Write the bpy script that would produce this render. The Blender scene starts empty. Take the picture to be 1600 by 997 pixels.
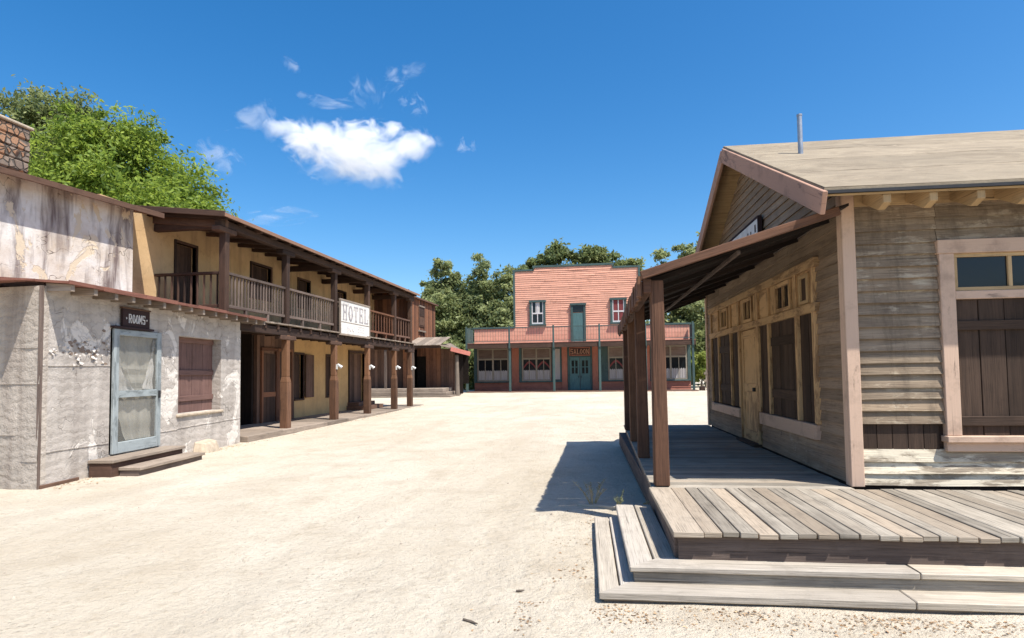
import bpy, math, random
import numpy as np
from mathutils import Vector, Matrix, noise as mn
R = random.Random(7)
sc = bpy.context.scene
col = sc.collection
rad = math.radians

# ------------------------------------------------------------------ node helpers
class NT:
    def __init__(s, name):
        s.m = bpy.data.materials.new(name); s.m.use_nodes = True
        s.t = s.m.node_tree; s.t.nodes.clear()
        s.out = s.t.nodes.new('ShaderNodeOutputMaterial')
    def n(s, typ, **kw):
        x = s.t.nodes.new('ShaderNode' + typ)
        for k, v in kw.items():
            if k in ('operation', 'data_type', 'blend_type', 'feature', 'attribute_name', 'noise_dimensions', 'interpolation_type', 'wave_type', 'bands_direction', 'noise_type'):
                setattr(x, k, v)
            else:
                x.inputs[k].default_value = v
        return x
    def l(s, a, b): s.t.links.new(a, b)
    def set(s, sock, v):
        if isinstance(v, bpy.types.NodeSocket): s.l(v, sock)
        else: sock.default_value = v
    def math(s, op, a, b=0.0, clamp=False):
        x = s.n('Math', operation=op); x.use_clamp = clamp
        s.set(x.inputs[0], a); s.set(x.inputs[1], b); return x.outputs[0]
    def mix(s, f, a, b, blend='MIX'):
        x = s.t.nodes.new('ShaderNodeMix'); x.data_type = 'RGBA'; x.blend_type = blend
        s.set(x.inputs['Factor'], f)
        for k, v in ((6, a), (7, b)):
            if not isinstance(v, bpy.types.NodeSocket): v = tuple(v) + (1.0,) if len(v) == 3 else v
            s.set(x.inputs[k], v)
        return x.outputs[2]
    def ramp(s, f, lo, hi):
        x = s.n('MapRange'); x.clamp = True
        s.set(x.inputs['Value'], f); x.inputs['From Min'].default_value = lo; x.inputs['From Max'].default_value = hi
        return x.outputs['Result']
    def noise(s, vec, scale, detail=4.0, rough=.6, dist=0.0):
        x = s.n('TexNoise'); s.l(vec, x.inputs['Vector'])
        x.inputs['Scale'].default_value = scale; x.inputs['Detail'].default_value = detail
        x.inputs['Roughness'].default_value = rough; x.inputs['Distortion'].default_value = dist
        return x.outputs['Fac']
    def scaled(s, vec, sx, sy, sz):
        x = s.n('Mapping'); s.l(vec, x.inputs['Vector']); x.inputs['Scale'].default_value = (sx, sy, sz); return x.outputs['Vector']
    def uv(s): return s.t.nodes.new('ShaderNodeTexCoord').outputs['UV']
    def obj(s): return s.t.nodes.new('ShaderNodeTexCoord').outputs['Object']
    def rnd(s): return s.n('Attribute', attribute_name='rnd').outputs['Fac']
    def bump(s, h, strength, dist=.02):
        x = s.n('Bump'); x.inputs['Strength'].default_value = strength; x.inputs['Distance'].default_value = dist
        s.l(h, x.inputs['Height']); return x.outputs['Normal']
    def bsdf(s, colr, rough=.85, normal=None, metal=0.0, spec=.3):
        b = s.t.nodes.new('ShaderNodeBsdfPrincipled')
        s.set(b.inputs['Base Color'], colr if isinstance(colr, bpy.types.NodeSocket) else tuple(colr) + (1.0,))
        s.set(b.inputs['Roughness'], rough); b.inputs['Metallic'].default_value = metal
        b.inputs['Specular IOR Level'].default_value = spec
        if normal is not None: s.l(normal, b.inputs['Normal'])
        s.l(b.outputs[0], s.out.inputs['Surface']); return b

def wood(name, c1, c2, vary=.35, alt=None, paint=None, keep=.5, bump=.5, patch=.9, rough=.85, spec=.25, drip=0):
    """weathered boards: grain follows the UV's u axis, every board has its own tone; optional worn paint layer"""
    t = NT(name); uv = t.uv(); r = t.rnd(); ob = t.obj()
    g = t.noise(t.scaled(uv, 1.1, 17, 1), 1.0, 6, .65, .3)
    f = t.noise(t.scaled(uv, 3.0, 95, 1), 1.0, 3, .6)
    big = t.noise(ob, patch, 4, .6)
    k = t.ramp(t.math('ADD', t.math('MULTIPLY', g, .75), t.math('MULTIPLY', big, .45)), .38, .82)
    c = t.mix(k, c2, c1)
    if alt is not None:
        c = t.mix(t.math('MULTIPLY', t.ramp(t.math('FRACT', t.math('MULTIPLY', r, 7.31)), .45, .9), .75), c, alt)
    c = t.mix(t.math('MULTIPLY', t.ramp(f, .50, .28), .55), c, [x * .35 for x in c2])
    ck = t.noise(t.scaled(uv, .55, 34, 1), 1.0, 4, .55, .15)
    ckm = t.math('MULTIPLY', t.ramp(ck, .36, .30), .8)
    if paint is None: c = t.mix(ckm, c, [x * .22 for x in c2])
    if paint is not None:
        pm = t.noise(t.scaled(uv, 2.2, 9, 1), 1.0, 7, .72, .5)
        pk = t.ramp(t.math('ADD', pm, t.math('MULTIPLY', t.math('SUBTRACT', big, .5), .6)), 1 - keep - .04, 1 - keep + .05)
        c = t.mix(pk, c, t.mix(t.math('MULTIPLY', f, .25), paint, c2))
    if paint is not None: c = t.mix(t.math('MULTIPLY', ckm, .6), c, [x * .3 for x in c2])
    sm_ = t.noise(ob, 2.7, 5, .7); c = t.mix(t.math('MULTIPLY', t.ramp(sm_, .52, .72), .4), c, [x * .5 for x in c2])
    if drip:
        dn = t.noise(t.scaled(ob, 9, 9, .9), 1.0, 5, .7, .3); c = t.mix(t.math('MULTIPLY', t.ramp(dn, .50, .70), drip), c, [x * .45 for x in c2])
    br = t.math('ADD', t.math('MULTIPLY', r, vary * 2), 1 - vary)
    v = t.n('HueSaturation'); t.l(c, v.inputs['Color']); t.l(br, v.inputs['Value'])
    h = t.math('SUBTRACT', t.math('ADD', t.math('MULTIPLY', g, .6), t.math('MULTIPLY', f, .4)), t.math('MULTIPLY', ckm, .5))
    t.bsdf(v.outputs[0], rough, t.bump(h, bump, .012), spec=spec)
    return t.m

def stucco(name, base, dirt, stain, courses=0.0, peel=None, peel_amt=.3, streak=.6, bump=.6, lowdirt=True, crack=.6):
    t = NT(name); ob = t.obj()
    n1 = t.noise(ob, 1.3, 6, .65, .2); n2 = t.noise(ob, 7, 6, .7); n3 = t.noise(ob, 38, 4, .7)
    sv = t.noise(t.scaled(ob, 2.4, 2.4, .28), 1.0, 5, .62, .4)
    c = t.mix(t.ramp(n1, .35, .7), base, dirt)
    c = t.mix(t.math('MULTIPLY', t.ramp(sv, .50, .66), streak), c, stain)
    c = t.mix(t.math('MULTIPLY', t.ramp(n2, .55, .75), .35), c, [x * .55 for x in dirt])
    h = t.math('ADD', t.math('MULTIPLY', n2, .7), t.math('MULTIPLY', n3, .35))
    if peel is not None:
        pv = t.noise(t.scaled(ob, 1.5, 1.5, 1.2), 1.0, 7, .66, .8)
        pk = t.ramp(pv, 1 - peel_amt - .012, 1 - peel_amt + .012)
        c = t.mix(pk, c, peel)
        h = t.math('SUBTRACT', h, t.math('MULTIPLY', pk, .5))
    if courses:
        w = t.n('TexWave'); w.wave_type = 'BANDS'; w.bands_direction = 'Z'
        t.l(ob, w.inputs['Vector']); w.inputs['Scale'].default_value = courses; w.inputs['Distortion'].default_value = 9.0
        w.inputs['Detail'].default_value = 4; w.inputs['Detail Scale'].default_value = 1.6; w.inputs['Detail Roughness'].default_value = .65
        h = t.math('ADD', h, t.math('MULTIPLY', t.math('MULTIPLY', w.outputs['Fac'], n1), .34))
        c = t.mix(t.math('MULTIPLY', t.math('MULTIPLY', t.ramp(w.outputs['Fac'], .22, .04), n2), .35), c, [x * .45 for x in dirt])
    if crack:
        v = t.n('TexVoronoi', feature='DISTANCE_TO_EDGE'); v.inputs['Scale'].default_value = 1.1
        wv = t.t.nodes.new('ShaderNodeVectorMath'); wv.operation = 'ADD'
        nn = t.n('TexNoise'); nn.inputs['Scale'].default_value = 3; t.l(ob, nn.inputs['Vector'])
        t.l(ob, wv.inputs[0]); t.l(nn.outputs['Color'], wv.inputs[1]); t.l(wv.outputs[0], v.inputs['Vector'])
        ck = t.math('MULTIPLY', t.ramp(v.outputs['Distance'], .012, .002), t.math('MULTIPLY', t.ramp(n1, .45, .6), crack))
        c = t.mix(ck, c, [x * .3 for x in dirt]); h = t.math('SUBTRACT', h, ck)
    t.bsdf(c, .92, t.bump(h, bump, .03), spec=.15)
    return t.m

def plain(name, c, rough=.6, metal=0.0, spec=.4, var=.25, scale=6):
    t = NT(name); ob = t.obj(); n = t.noise(ob, scale, 5, .65)
    t.bsdf(t.mix(t.ramp(n, .3, .75), [x * (1 - var) for x in c], [min(1, x * (1 + var)) for x in c]), rough, t.bump(n, .25, .01), metal, spec)
    return t.m

def glass_mat(name, tint=(.012, .014, .016)):
    t = NT(name); ob = t.obj(); n = t.noise(ob, 2.0, 3, .5)
    t.bsdf(tint, t.math('ADD', t.math('MULTIPLY', n, .1), .02), t.bump(n, .06, .05), spec=.35)
    return t.m

def leaf_mat(name, dark, mid, lite, trans=.35):
    t = NT(name); r = t.rnd()
    c = t.mix(t.ramp(r, 0, .55), dark, mid); c = t.mix(t.ramp(r, .55, 1), c, lite)
    d = t.n('BsdfDiffuse'); t.l(c, d.inputs['Color'])
    tr = t.n('BsdfTranslucent'); t.l(t.mix(.5, c, [x * 1.4 for x in lite]), tr.inputs['Color'])
    gl = t.n('BsdfGlossy'); gl.inputs['Roughness'].default_value = .6; gl.inputs['Color'].default_value = (1, 1, 1, 1)
    m1 = t.n('MixShader'); m1.inputs[0].default_value = trans; t.l(d.outputs[0], m1.inputs[1]); t.l(tr.outputs[0], m1.inputs[2])
    m2 = t.n('MixShader'); m2.inputs[0].default_value = .014; t.l(m1.outputs[0], m2.inputs[1]); t.l(gl.outputs[0], m2.inputs[2])
    t.l(m2.outputs[0], t.out.inputs['Surface'])
    return t.m

def sand_mat():
    t = NT('pale_sand'); ob = t.obj()
    a = t.noise(ob, .16, 5, .6, .3); b = t.noise(ob, 1.4, 6, .65); c = t.noise(ob, 14, 6, .7); d = t.noise(ob, 75, 3, .7)
    base = t.mix(t.ramp(a, .35, .7), (.61, .54, .43), (.535, .46, .355))
    base = t.mix(t.math('MULTIPLY', t.ramp(b, .5, .72), .7), base, (.42, .35, .26))
    base = t.mix(t.math('MULTIPLY', t.ramp(c, .52, .72), .7), base, (.36, .295, .21))
    v = t.n('TexVoronoi'); v.inputs['Scale'].default_value = 26; t.l(ob, v.inputs['Vector'])
    pick = t.n('SeparateColor'); t.l(v.outputs['Color'], pick.inputs[0])
    speck = t.math('MULTIPLY', t.math('MULTIPLY', t.ramp(v.outputs['Distance'], .30, .16), t.math('GREATER_THAN', pick.outputs[0], .66)), t.ramp(t.noise(ob, .55, 4, .7), .40, .62))
    base = t.mix(t.math('MULTIPLY', speck, .6), base, (.26, .21, .155))
    drift = t.noise(t.scaled(ob, .35, .22, 1), 1.0, 6, .68, .8); base = t.mix(t.math('MULTIPLY', t.ramp(drift, .46, .66), .5), base, (.435, .355, .255))
    # trodden tracks along the street
    st = t.noise(t.scaled(ob, .9, .07, 1), 1.0, 4, .6, .6)
    base = t.mix(t.math('MULTIPLY', t.ramp(st, .52, .66), .4), base, (.44, .375, .29))
    h = t.math('ADD', t.math('ADD', t.math('MULTIPLY', b, .8), t.math('MULTIPLY', c, .5)), t.math('MULTIPLY', d, .22))
    gr = t.noise(ob, 5, 5, .75); base = t.mix(t.math('MULTIPLY', t.ramp(gr, .50, .68), t.math('MULTIPLY', t.ramp(a, .42, .62), .45)), base, (.40, .325, .23))
    h = t.math('ADD', t.math('ADD', h, t.math('MULTIPLY', gr, .7)), t.math('MULTIPLY', speck, .12))
    t.bsdf(base, .95, t.bump(h, 1.0, .06), spec=.1)
    return t.m

def stone_mat():
    t = NT('field_stone'); ob = t.obj()
    v = t.n('TexVoronoi', feature='DISTANCE_TO_EDGE'); v.inputs['Scale'].default_value = 6.4; t.l(ob, v.inputs['Vector'])
    v2 = t.n('TexVoronoi'); v2.inputs['Scale'].default_value = 6.4; t.l(ob, v2.inputs['Vector'])
    s = t.n('SeparateColor'); t.l(v2.outputs['Color'], s.inputs[0])
    c = t.mix(s.outputs[0], (.21, .155, .12), (.36, .27, .205)); c = t.mix(t.math('GREATER_THAN', s.outputs[1], .52), c, (.42, .22, .12))
    e = t.ramp(v.outputs['Distance'], .02, .10)
    c = t.mix(e, (.10, .085, .07), c); n = t.noise(ob, 18, 5, .7)
    t.bsdf(t.mix(t.math('MULTIPLY', n, .5), c, (.12, .10, .08)), .9, t.bump(t.math('ADD', e, t.math('MULTIPLY', n, .25)), .9, .06))
    return t.m

def cloth_mat(name, c):
    t = NT(name); n = t.noise(t.scaled(t.obj(), 9, 9, .8), 1.0, 4, .6)
    t.bsdf(t.mix(t.ramp(n, .3, .7), [x * .72 for x in c], c), .9, t.bump(n, .5, .03), spec=.1)
    return t.m

def screen_mat():
    t = NT('insect_screen')
    d = t.n('BsdfDiffuse'); d.inputs['Color'].default_value = (.34, .33, .29, 1)
    tr = t.n('BsdfTransparent'); m = t.n('MixShader')
    m.inputs[0].default_value = .22
    t.l(tr.outputs[0], m.inputs[1]); t.l(d.outputs[0], m.inputs[2]); t.l(m.outputs[0], t.out.inputs['Surface'])
    return t.m

M = dict(
    concrete_pale=plain('pale_flaking_limewash', (.64, .58, .52), .95, 0, .1, .12, 20),
    barepatch=plain('bare_brown_plaster', (.24, .18, .14), .95, 0, .1, .3, 20),
    cream=wood('dull_cream_sash_paint', (.33, .29, .225), (.22, .19, .15), .06, bump=.2),
    netting=cloth_mat('dim_net_curtain', (.40, .37, .35)),
    sand=sand_mat(), stone=stone_mat(), glass=glass_mat('dark_window_glass'), screen=screen_mat(),
    siding=wood('grey_tan_siding', (.37, .285, .195), (.15, .108, .075), .2, alt=(.275, .20, .132), paint=(.48, .395, .285), keep=.38, bump=.8, drip=.5),
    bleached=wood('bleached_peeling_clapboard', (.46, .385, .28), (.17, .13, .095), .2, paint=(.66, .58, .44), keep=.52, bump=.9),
    siding_side=wood('brown_tan_siding', (.41, .305, .21), (.19, .132, .09), .2, alt=(.25, .185, .13), paint=(.42, .34, .26), keep=.3, bump=.7),
    trim=wood('faded_pink_trim', (.40, .29, .22), (.22, .155, .115), .1, paint=(.64, .45, .33), keep=.66, bump=.35),
    barge=wood('rosy_barge_board', (.30, .19, .145), (.17, .105, .08), .1, paint=(.45, .265, .185), keep=.62, bump=.35),
    ochre=wood('ochre_painted_wood', (.45, .285, .15), (.21, .125, .065), .12, paint=(.60, .395, .205), keep=.55, bump=.4),
    tan=wood('tan_rafter_wood', (.55, .39, .21), (.38, .25, .13), .1, bump=.3),
    deck=wood('silver_grey_deck', (.42, .37, .30), (.19, .163, .13), .24, alt=(.35, .275, .20), bump=.9, patch=1.7),
    step=wood('bleached_step_plank', (.56, .485, .385), (.29, .245, .19), .18, alt=(.42, .38, .335), bump=.7),
    shade_brown=wood('shade_darkened_boards', (.040, .026, .020), (.016, .011, .009), .35, bump=.6),  # near-black copy of the timber: porch underside and recess shade put into the colour
    dark=wood('dark_brown_timber', (.085, .048, .033), (.035, .021, .016), .3, alt=(.12, .066, .043), bump=.6),
    rust_post=wood('orange_brown_post', (.185, .092, .05), (.065, .035, .023), .22, alt=(.24, .115, .055), bump=.9, patch=1.6),
    porch_post=wood('red_brown_post', (.16, .078, .047), (.055, .03, .021), .15, alt=(.2, .1, .055), bump=.9, patch=2.0),
    shutter=wood('brown_shutter_boards', (.085, .053, .036), (.036, .023, .016), .28, bump=.5),
    shutter_warm=wood('warm_shutter_boards', (.21, .118, .098), (.125, .07, .058), .18, bump=.5),
    rail=wood('grey_brown_rail', (.19, .142, .115), (.085, .06, .05), .3, bump=.6),
    edge=wood('grey_floor_edge', (.34, .275, .215), (.17, .13, .1), .25, bump=.6),
    plankred=wood('red_brown_planks', (.20, .088, .050), (.085, .04, .026), .4, alt=(.26, .115, .06), bump=.6),
    plankbrown=wood('weathered_brown_planks', (.175, .098, .068), (.08, .045, .033), .3, alt=(.23, .13, .085), bump=.6),
    pink=wood('salmon_siding', (.60, .30, .205), (.40, .19, .13), .09, paint=(.71, .365, .255), keep=.72, bump=.3),
    pinkdark=wood('brick_pink_boards', (.42, .165, .11), (.28, .11, .075), .12, bump=.3),
    green=wood('dark_green_paint', (.055, .088, .083), (.03, .05, .048), .15, paint=(.065, .105, .10), keep=.6, bump=.3),
    teal=wood('teal_door_paint', (.10, .20, .20), (.06, .12, .12), .12, bump=.3),
    rust=wood('rusty_red_sheet', (.30, .125, .085), (.16, .07, .05), .3, bump=.5),
    redsheet=wood('faded_red_sheet', (.55, .20, .15), (.38, .13, .10), .1, bump=.2),
    bluegrey=wood('blue_grey_paint', (.29, .315, .315), (.17, .19, .19), .08, paint=(.35, .385, .385), keep=.55, bump=.3),
    roofing=None,
    adobe=stucco('lilac_grey_adobe', (.53, .475, .42), (.39, .345, .30), (.27, .23, .20), courses=2.0, peel=(.68, .62, .55), peel_amt=.42, streak=.45, bump=.7),
    tarpaper=stucco('wrinkled_tar_paper', (.52, .455, .385), (.37, .32, .27), (.26, .21, .175), courses=2.2, streak=.6, bump=1.0, crack=0),
    plaster=stucco('stained_cream_plaster', (.70, .66, .61), (.50, .40, .30), (.15, .11, .10), peel=(.62, .51, .37), peel_amt=.42, streak=.95, bump=.5, crack=.9),
    yellow=stucco('ochre_cream_plaster', (.64, .405, .185), (.52, .32, .145), (.36, .235, .125), streak=.4, bump=.35, crack=.3),
    yellow_up=stucco('pale_ochre_plaster', (.62, .42, .225), (.48, .315, .16), (.30, .19, .11), streak=.6, bump=.4, crack=.4),
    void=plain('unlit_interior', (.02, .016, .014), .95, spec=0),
    iron=plain('dull_pipe_steel', (.42, .42, .43), .45, .8, .5, .2, 14),
    white=plain('white_enamel', (.58, .57, .54), .4, 0, .4, .06),
    black=plain('black_iron', (.03, .03, .032), .6, .3),
    curtain=cloth_mat('off_white_curtain', (.62, .59, .55)),
    beige=cloth_mat('beige_grey_curtain', (.46, .43, .36)),
    redcloth=cloth_mat('dark_red_drape', (.22, .06, .06)),
    signwhite=wood('chalk_white_board', (.66, .62, .57), (.44, .40, .36), .05, paint=(.75, .715, .655), keep=.62, bump=.25),
    signdark=wood('dark_maroon_board', (.055, .03, .03), (.03, .018, .018), .05, bump=.3),
    letgrey=plain('faded_grey_letters', (.33, .30, .30), .9, var=.35, scale=14),
    letpale=plain('pale_grey_letters', (.60, .57, .56), .9, var=.2, scale=14),
    letwhite=plain('chalky_white_letters', (.62, .60, .58), .9, var=.2, scale=14),
    lettan=plain('tan_letters', (.42, .24, .16), .9, var=.2, scale=14),
    bark=wood('grey_brown_bark', (.20, .16, .125), (.085, .065, .05), .2, bump=1.0),
    concrete=plain('sandy_concrete', (.44, .36, .27), .95, 0, .1, .25, 9),
    leaf_bright=leaf_mat('bright_green_leaves', (.05, .09, .014), (.17, .25, .032), (.35, .43, .07), .47),
    leaf_olive=leaf_mat('olive_oak_leaves', (.055, .080, .026), (.155, .195, .068), (.30, .32, .125), .4),
    leaf_grey=leaf_mat('grey_green_leaves', (.06, .085, .034), (.205, .245, .095), (.40, .42, .19), .42),
    leaf_yellow=leaf_mat('yellow_green_leaves', (.10, .15, .025), (.20, .25, .05), (.32, .34, .08), .4),
    straw=plain('dry_straw', (.36, .29, .16), .95, 0, .1, .3, 20),
    drygreen=plain('dusty_green_stems', (.20, .21, .11), .95, 0, .1, .3, 20),
    dryleaf=wood('dry_leaf_litter', (.42, .27, .15), (.26, .16, .085), .4, alt=(.52, .38, .23), bump=.1),
    pebble=plain('pale_pebbles', (.40, .34, .27), .95, 0, .1, .35, 3),
)
def roofing():
    t = NT('tan_rolled_roofing'); ob = t.obj()
    a = t.noise(ob, .8, 5, .6); b = t.noise(t.scaled(ob, 1.3, 2.4, 1), 1.0, 8, .76, 1.2); c = t.noise(ob, 60, 4, .7)
    col_ = t.mix(t.ramp(b, .38, .68), (.36, .295, .21), (.20, .16, .115))
    col_ = t.mix(t.math('MULTIPLY', t.ramp(a, .45, .7), .6), col_, (.27, .225, .165))
    col_ = t.mix(t.math('MULTIPLY', t.ramp(b, .64, .72), .75), col_, (.50, .42, .31))
    col_ = t.mix(t.math('MULTIPLY', t.ramp(c, .5, .7), .35), col_, (.24, .20, .155))
    r = t.rnd(); hv = t.n('HueSaturation'); t.l(col_, hv.inputs['Color']); t.l(t.math('ADD', t.math('MULTIPLY', r, .14), .90), hv.inputs['Value']); col_ = hv.outputs[0]
    t.bsdf(col_, .95, t.bump(t.math('ADD', b, t.math('MULTIPLY', c, .5)), .5, .03), spec=.1)
    return t.m
M['roofing'] = roofing()

# ------------------------------------------------------------------ mesh builder
class MB:
    def __init__(s, off=(0, 0, 0)):
        s.v = []; s.f = []; s.uv = []; s.r = []; s.off = Vector(off)
    def face(s, pts, uvs, r):
        i = len(s.v); s.v += [Vector(p) - s.off for p in pts]; s.f.append(tuple(range(i, i + len(pts)))); s.uv += uvs; s.r.append(r)
    def hexa(s, p, r=None, axis=None):
        """p: 8 corners, index bits x=1 y=2 z=4; shares vertices so that bevels work"""
        p = [Vector(q) - s.off for q in p]; i = len(s.v); s.v += p
        r = R.random() if r is None else r
        L = [(p[1] - p[0]).length, (p[2] - p[0]).length, (p[4] - p[0]).length]
        a = L.index(max(L)) if axis is None else axis
        ou, ov = R.random() * 50, R.random() * 50
        def co(k): return [L[0] * (k & 1), L[1] * (k >> 1 & 1), L[2] * (k >> 2 & 1)]
        for fc, n in (((0, 4, 6, 2), 0), ((1, 3, 7, 5), 0), ((0, 1, 5, 4), 1), ((2, 6, 7, 3), 1), ((0, 2, 3, 1), 2), ((4, 5, 7, 6), 2)):
            s.f.append(tuple(i + k for k in fc)); s.r.append(r)
            ax = [q for q in (0, 1, 2) if q != n]
            u = a if a in ax else ax[0]; w = [q for q in ax if q != u][0]
            for k in fc:
                c = co(k); s.uv.append((c[u] + ou, c[w] + ov + n * 3.3))
    def box(s, x0, x1, y0, y1, z0, z1, r=None, j=0.0, axis=None):
        q = lambda: R.uniform(-j, j) if j else 0
        s.hexa([((x1 if k & 1 else x0) + q(), (y1 if k & 2 else y0) + q(), (z1 if k & 4 else z0) + q()) for k in range(8)], r, axis)
    def beam(s, a, b, w, h, up=(0, 0, 1), r=None, w2=None, h2=None):
        a, b = Vector(a), Vector(b); d = (b - a).normalized(); up = Vector(up)
        if abs(d.dot(up)) > .99: up = Vector((0, 1, 0))
        sx = d.cross(up).normalized(); sz = sx.cross(d).normalized()
        w2 = w if w2 is None else w2; h2 = h if h2 is None else h2
        p = []
        for k in range(8):
            e = b if k & 1 else a; ww = (w2 if k & 1 else w) / 2; hh = (h2 if k & 1 else h) / 2
            p.append(e + sx * (-ww if k & 2 else ww) + sz * (hh if k & 4 else -hh))
        s.hexa(p, r, 0)
    def slab(s, quad, t, r=None, axis=None):
        """four corners of the top (ccw from above) and a thickness straight down"""
        a, b, c, d = [Vector(q) for q in quad]; dn = Vector((0, 0, -t))
        s.hexa([a + dn, b + dn, d + dn, c + dn, a, b, d, c], r, axis)
    def cyl(s, a, b, r0, r1=None, n=10, cap=True):
        a, b = Vector(a), Vector(b); r1 = r0 if r1 is None else r1
        d = (b - a).normalized(); t = d.orthogonal().normalized(); w = d.cross(t)
        L = (b - a).length; r = R.random(); ou = R.random() * 9; i = len(s.v)
        for e, rr in ((a, r0), (b, r1)):
            for k in range(n):
                an = 2 * math.pi * k / n; s.v.append(e + (t * math.cos(an) + w * math.sin(an)) * rr - s.off)
        for k in range(n):
            k2 = (k + 1) % n
            s.f.append((i + k, i + k2, i + n + k2, i + n + k)); s.r.append(r)
            c = 2 * math.pi * max(r0, r1) / n
            s.uv += [(ou, k * c), (ou, (k + 1) * c), (ou + L, (k + 1) * c), (ou + L, k * c)]
        if cap:
            s.f.append(tuple(i + k for k in reversed(range(n)))); s.r.append(r); s.uv += [(ou, 0)] * n
            s.f.append(tuple(i + n + k for k in range(n))); s.r.append(r); s.uv += [(ou, 0)] * n
    def tube(s, pts, radii, n=8):
        for k in range(len(pts) - 1): s.cyl(pts[k], pts[k + 1], radii[k], radii[k + 1], n)
    def prism(s, pts, a, b, r=None):
        """pts: outline as 3D points; a,b: offsets of its two faces"""
        a, b = Vector(a), Vector(b); r = R.random() if r is None else r; n = len(pts); i = len(s.v)
        P = [Vector(p) for p in pts]; s.v += [p + a - s.off for p in P] + [p + b - s.off for p in P]
        uv = lambda p: (p.x + p.y, p.z)
        s.f.append(tuple(i + k for k in range(n))); s.r.append(r); s.uv += [uv(p) for p in P]
        s.f.append(tuple(i + n + k for k in reversed(range(n)))); s.r.append(r); s.uv += [uv(p) for p in reversed(P)]
        for k in range(n):
            k2 = (k + 1) % n; s.f.append((i + k2, i + k, i + n + k, i + n + k2)); s.r.append(r)
            L = (P[k2] - P[k]).length; d = (b - a).length; s.uv += [(L, 0), (0, 0), (0, d), (L, d)]
    def wall(s, x0, x1, z0, z1, y, t, holes=(), place=None):
        """a flat wall in local x-z with true openings; front at y, back at y+t; place maps (x,y,z) on"""
        place = place or (lambda x, y, z: (x, y, z))
        xs = sorted({x0, x1, *[h[0] for h in holes], *[h[1] for h in holes]}); zs = sorted({z0, z1, *[h[2] for h in holes], *[h[3] for h in holes]})
        hole = lambda a, c: any(h[0] <= a <= h[1] and h[2] <= c <= h[3] for h in holes)
        def q(pts, uvs): s.face([place(*p) for p in pts], uvs, .5)
        for a, b in zip(xs, xs[1:]):
            for c, d in zip(zs, zs[1:]):
                if hole((a + b) / 2, (c + d) / 2): continue
                u = [(a, c), (b, c), (b, d), (a, d)]
                q([(a, y, c), (b, y, c), (b, y, d), (a, y, d)], u); q([(b, y + t, c), (a, y + t, c), (a, y + t, d), (b, y + t, d)], u)
        for h, sg in [((x0, x1, z0, z1), 1)] + [(h, -1) for h in holes]:
            a, b, c, d = h
            for (p0, p1) in (((a, c), (b, c)), ((b, c), (b, d)), ((b, d), (a, d)), ((a, d), (a, c))):
                pts = [(p0[0], y, p0[1]), (p0[0], y + t, p0[1]), (p1[0], y + t, p1[1]), (p1[0], y, p1[1])]
                if sg < 0: pts.reverse()
                L = abs(p1[0] - p0[0]) + abs(p1[1] - p0[1]); q(pts, [(0, 0), (0, t), (L, t), (L, 0)])
    def lap(s, a, b, n, z0, z1, h, warp=.0, seg=.25, ext=None, out=.024, piece=(1.6, 4.0), skip=None):
        """lap siding along the wall line a->b (2D) facing n; ext(z)->(t0,t1) clips a course in metres; skip(t0,t1,z) drops a piece"""
        a, b, n = Vector(a + (0,)), Vector(b + (0,)), Vector(n + (0,)).normalized(); L = (b - a).length; d = (b - a) / L
        z = z0
        while z < z1 - .02:
            hh = min(h, z1 - z); lo, hi = (0, L) if ext is None else ext(z + hh * .55)
            x = lo
            while x < hi - .02:
                ln = R.uniform(*piece); e = min(x + ln, hi)
                if hi - e < .5: e = hi
                if not (skip and skip(x, e, z)):
                    k = max(1, int((e - x) / seg)); r = R.random(); ou, ov = R.random() * 40, R.random() * 40; i = len(s.v)
                    sd = R.random() * 100; tilt = R.uniform(-.004, .004)
                    for q in range(k + 1):
                        u = x + (e - x - .004) * q / k; p = a + d * u
                        wv = mn.noise(Vector((u * .9, sd, z * 3))) * warp; wb = max(0, mn.noise(Vector((u * .7, z * 5, sd)))) * warp * 1.6
                        zz = z + wv * .9 + tilt * (q / k)
                        s.v += [p + n * .003 + Vector((0, 0, zz + hh + .012)) - s.off, p + n * (out + wb) + Vector((0, 0, zz)) - s.off, p + n * .0 + Vector((0, 0, zz + .002)) - s.off]
                        if q:
                            o = i + (q - 1) * 3
                            s.f.append((o, o + 1, o + 4, o + 3)); s.r.append(r); u0, u1 = ou + u - (e - x) / k, ou + u
                            s.uv += [(u0, ov + hh), (u0, ov), (u1, ov), (u1, ov + hh)]
                            s.f.append((o + 1, o + 2, o + 5, o + 4)); s.r.append(r); s.uv += [(u0, ov), (u0, ov + .02), (u1, ov + .02), (u1, ov)]
                x = e
            z += h
    def build(s, name, mat, parent=None, bevel=0.0, smooth=False):
        me = bpy.data.meshes.new(name)
        me.from_pydata([tuple(v) for v in s.v], [], s.f)
        uvl = me.uv_layers.new(name='UVMap'); uvl.data.foreach_set('uv', [c for q in s.uv for c in q])
        at = me.attributes.new('rnd', 'FLOAT', 'FACE'); at.data.foreach_set('value', s.r)
        me.materials.append(M[mat] if isinstance(mat, str) else mat)
        if smooth: me.polygons.foreach_set('use_smooth', [True] * len(me.polygons))
        me.update()
        o = bpy.data.objects.new(name, me); col.objects.link(o)
        if parent is not None: o.parent = parent
        if bevel:
            bv = o.modifiers.new('bevel', 'BEVEL'); bv.width = bevel; bv.segments = 1; bv.limit_method = 'ANGLE'; bv.angle_limit = rad(40)
        return o

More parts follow.
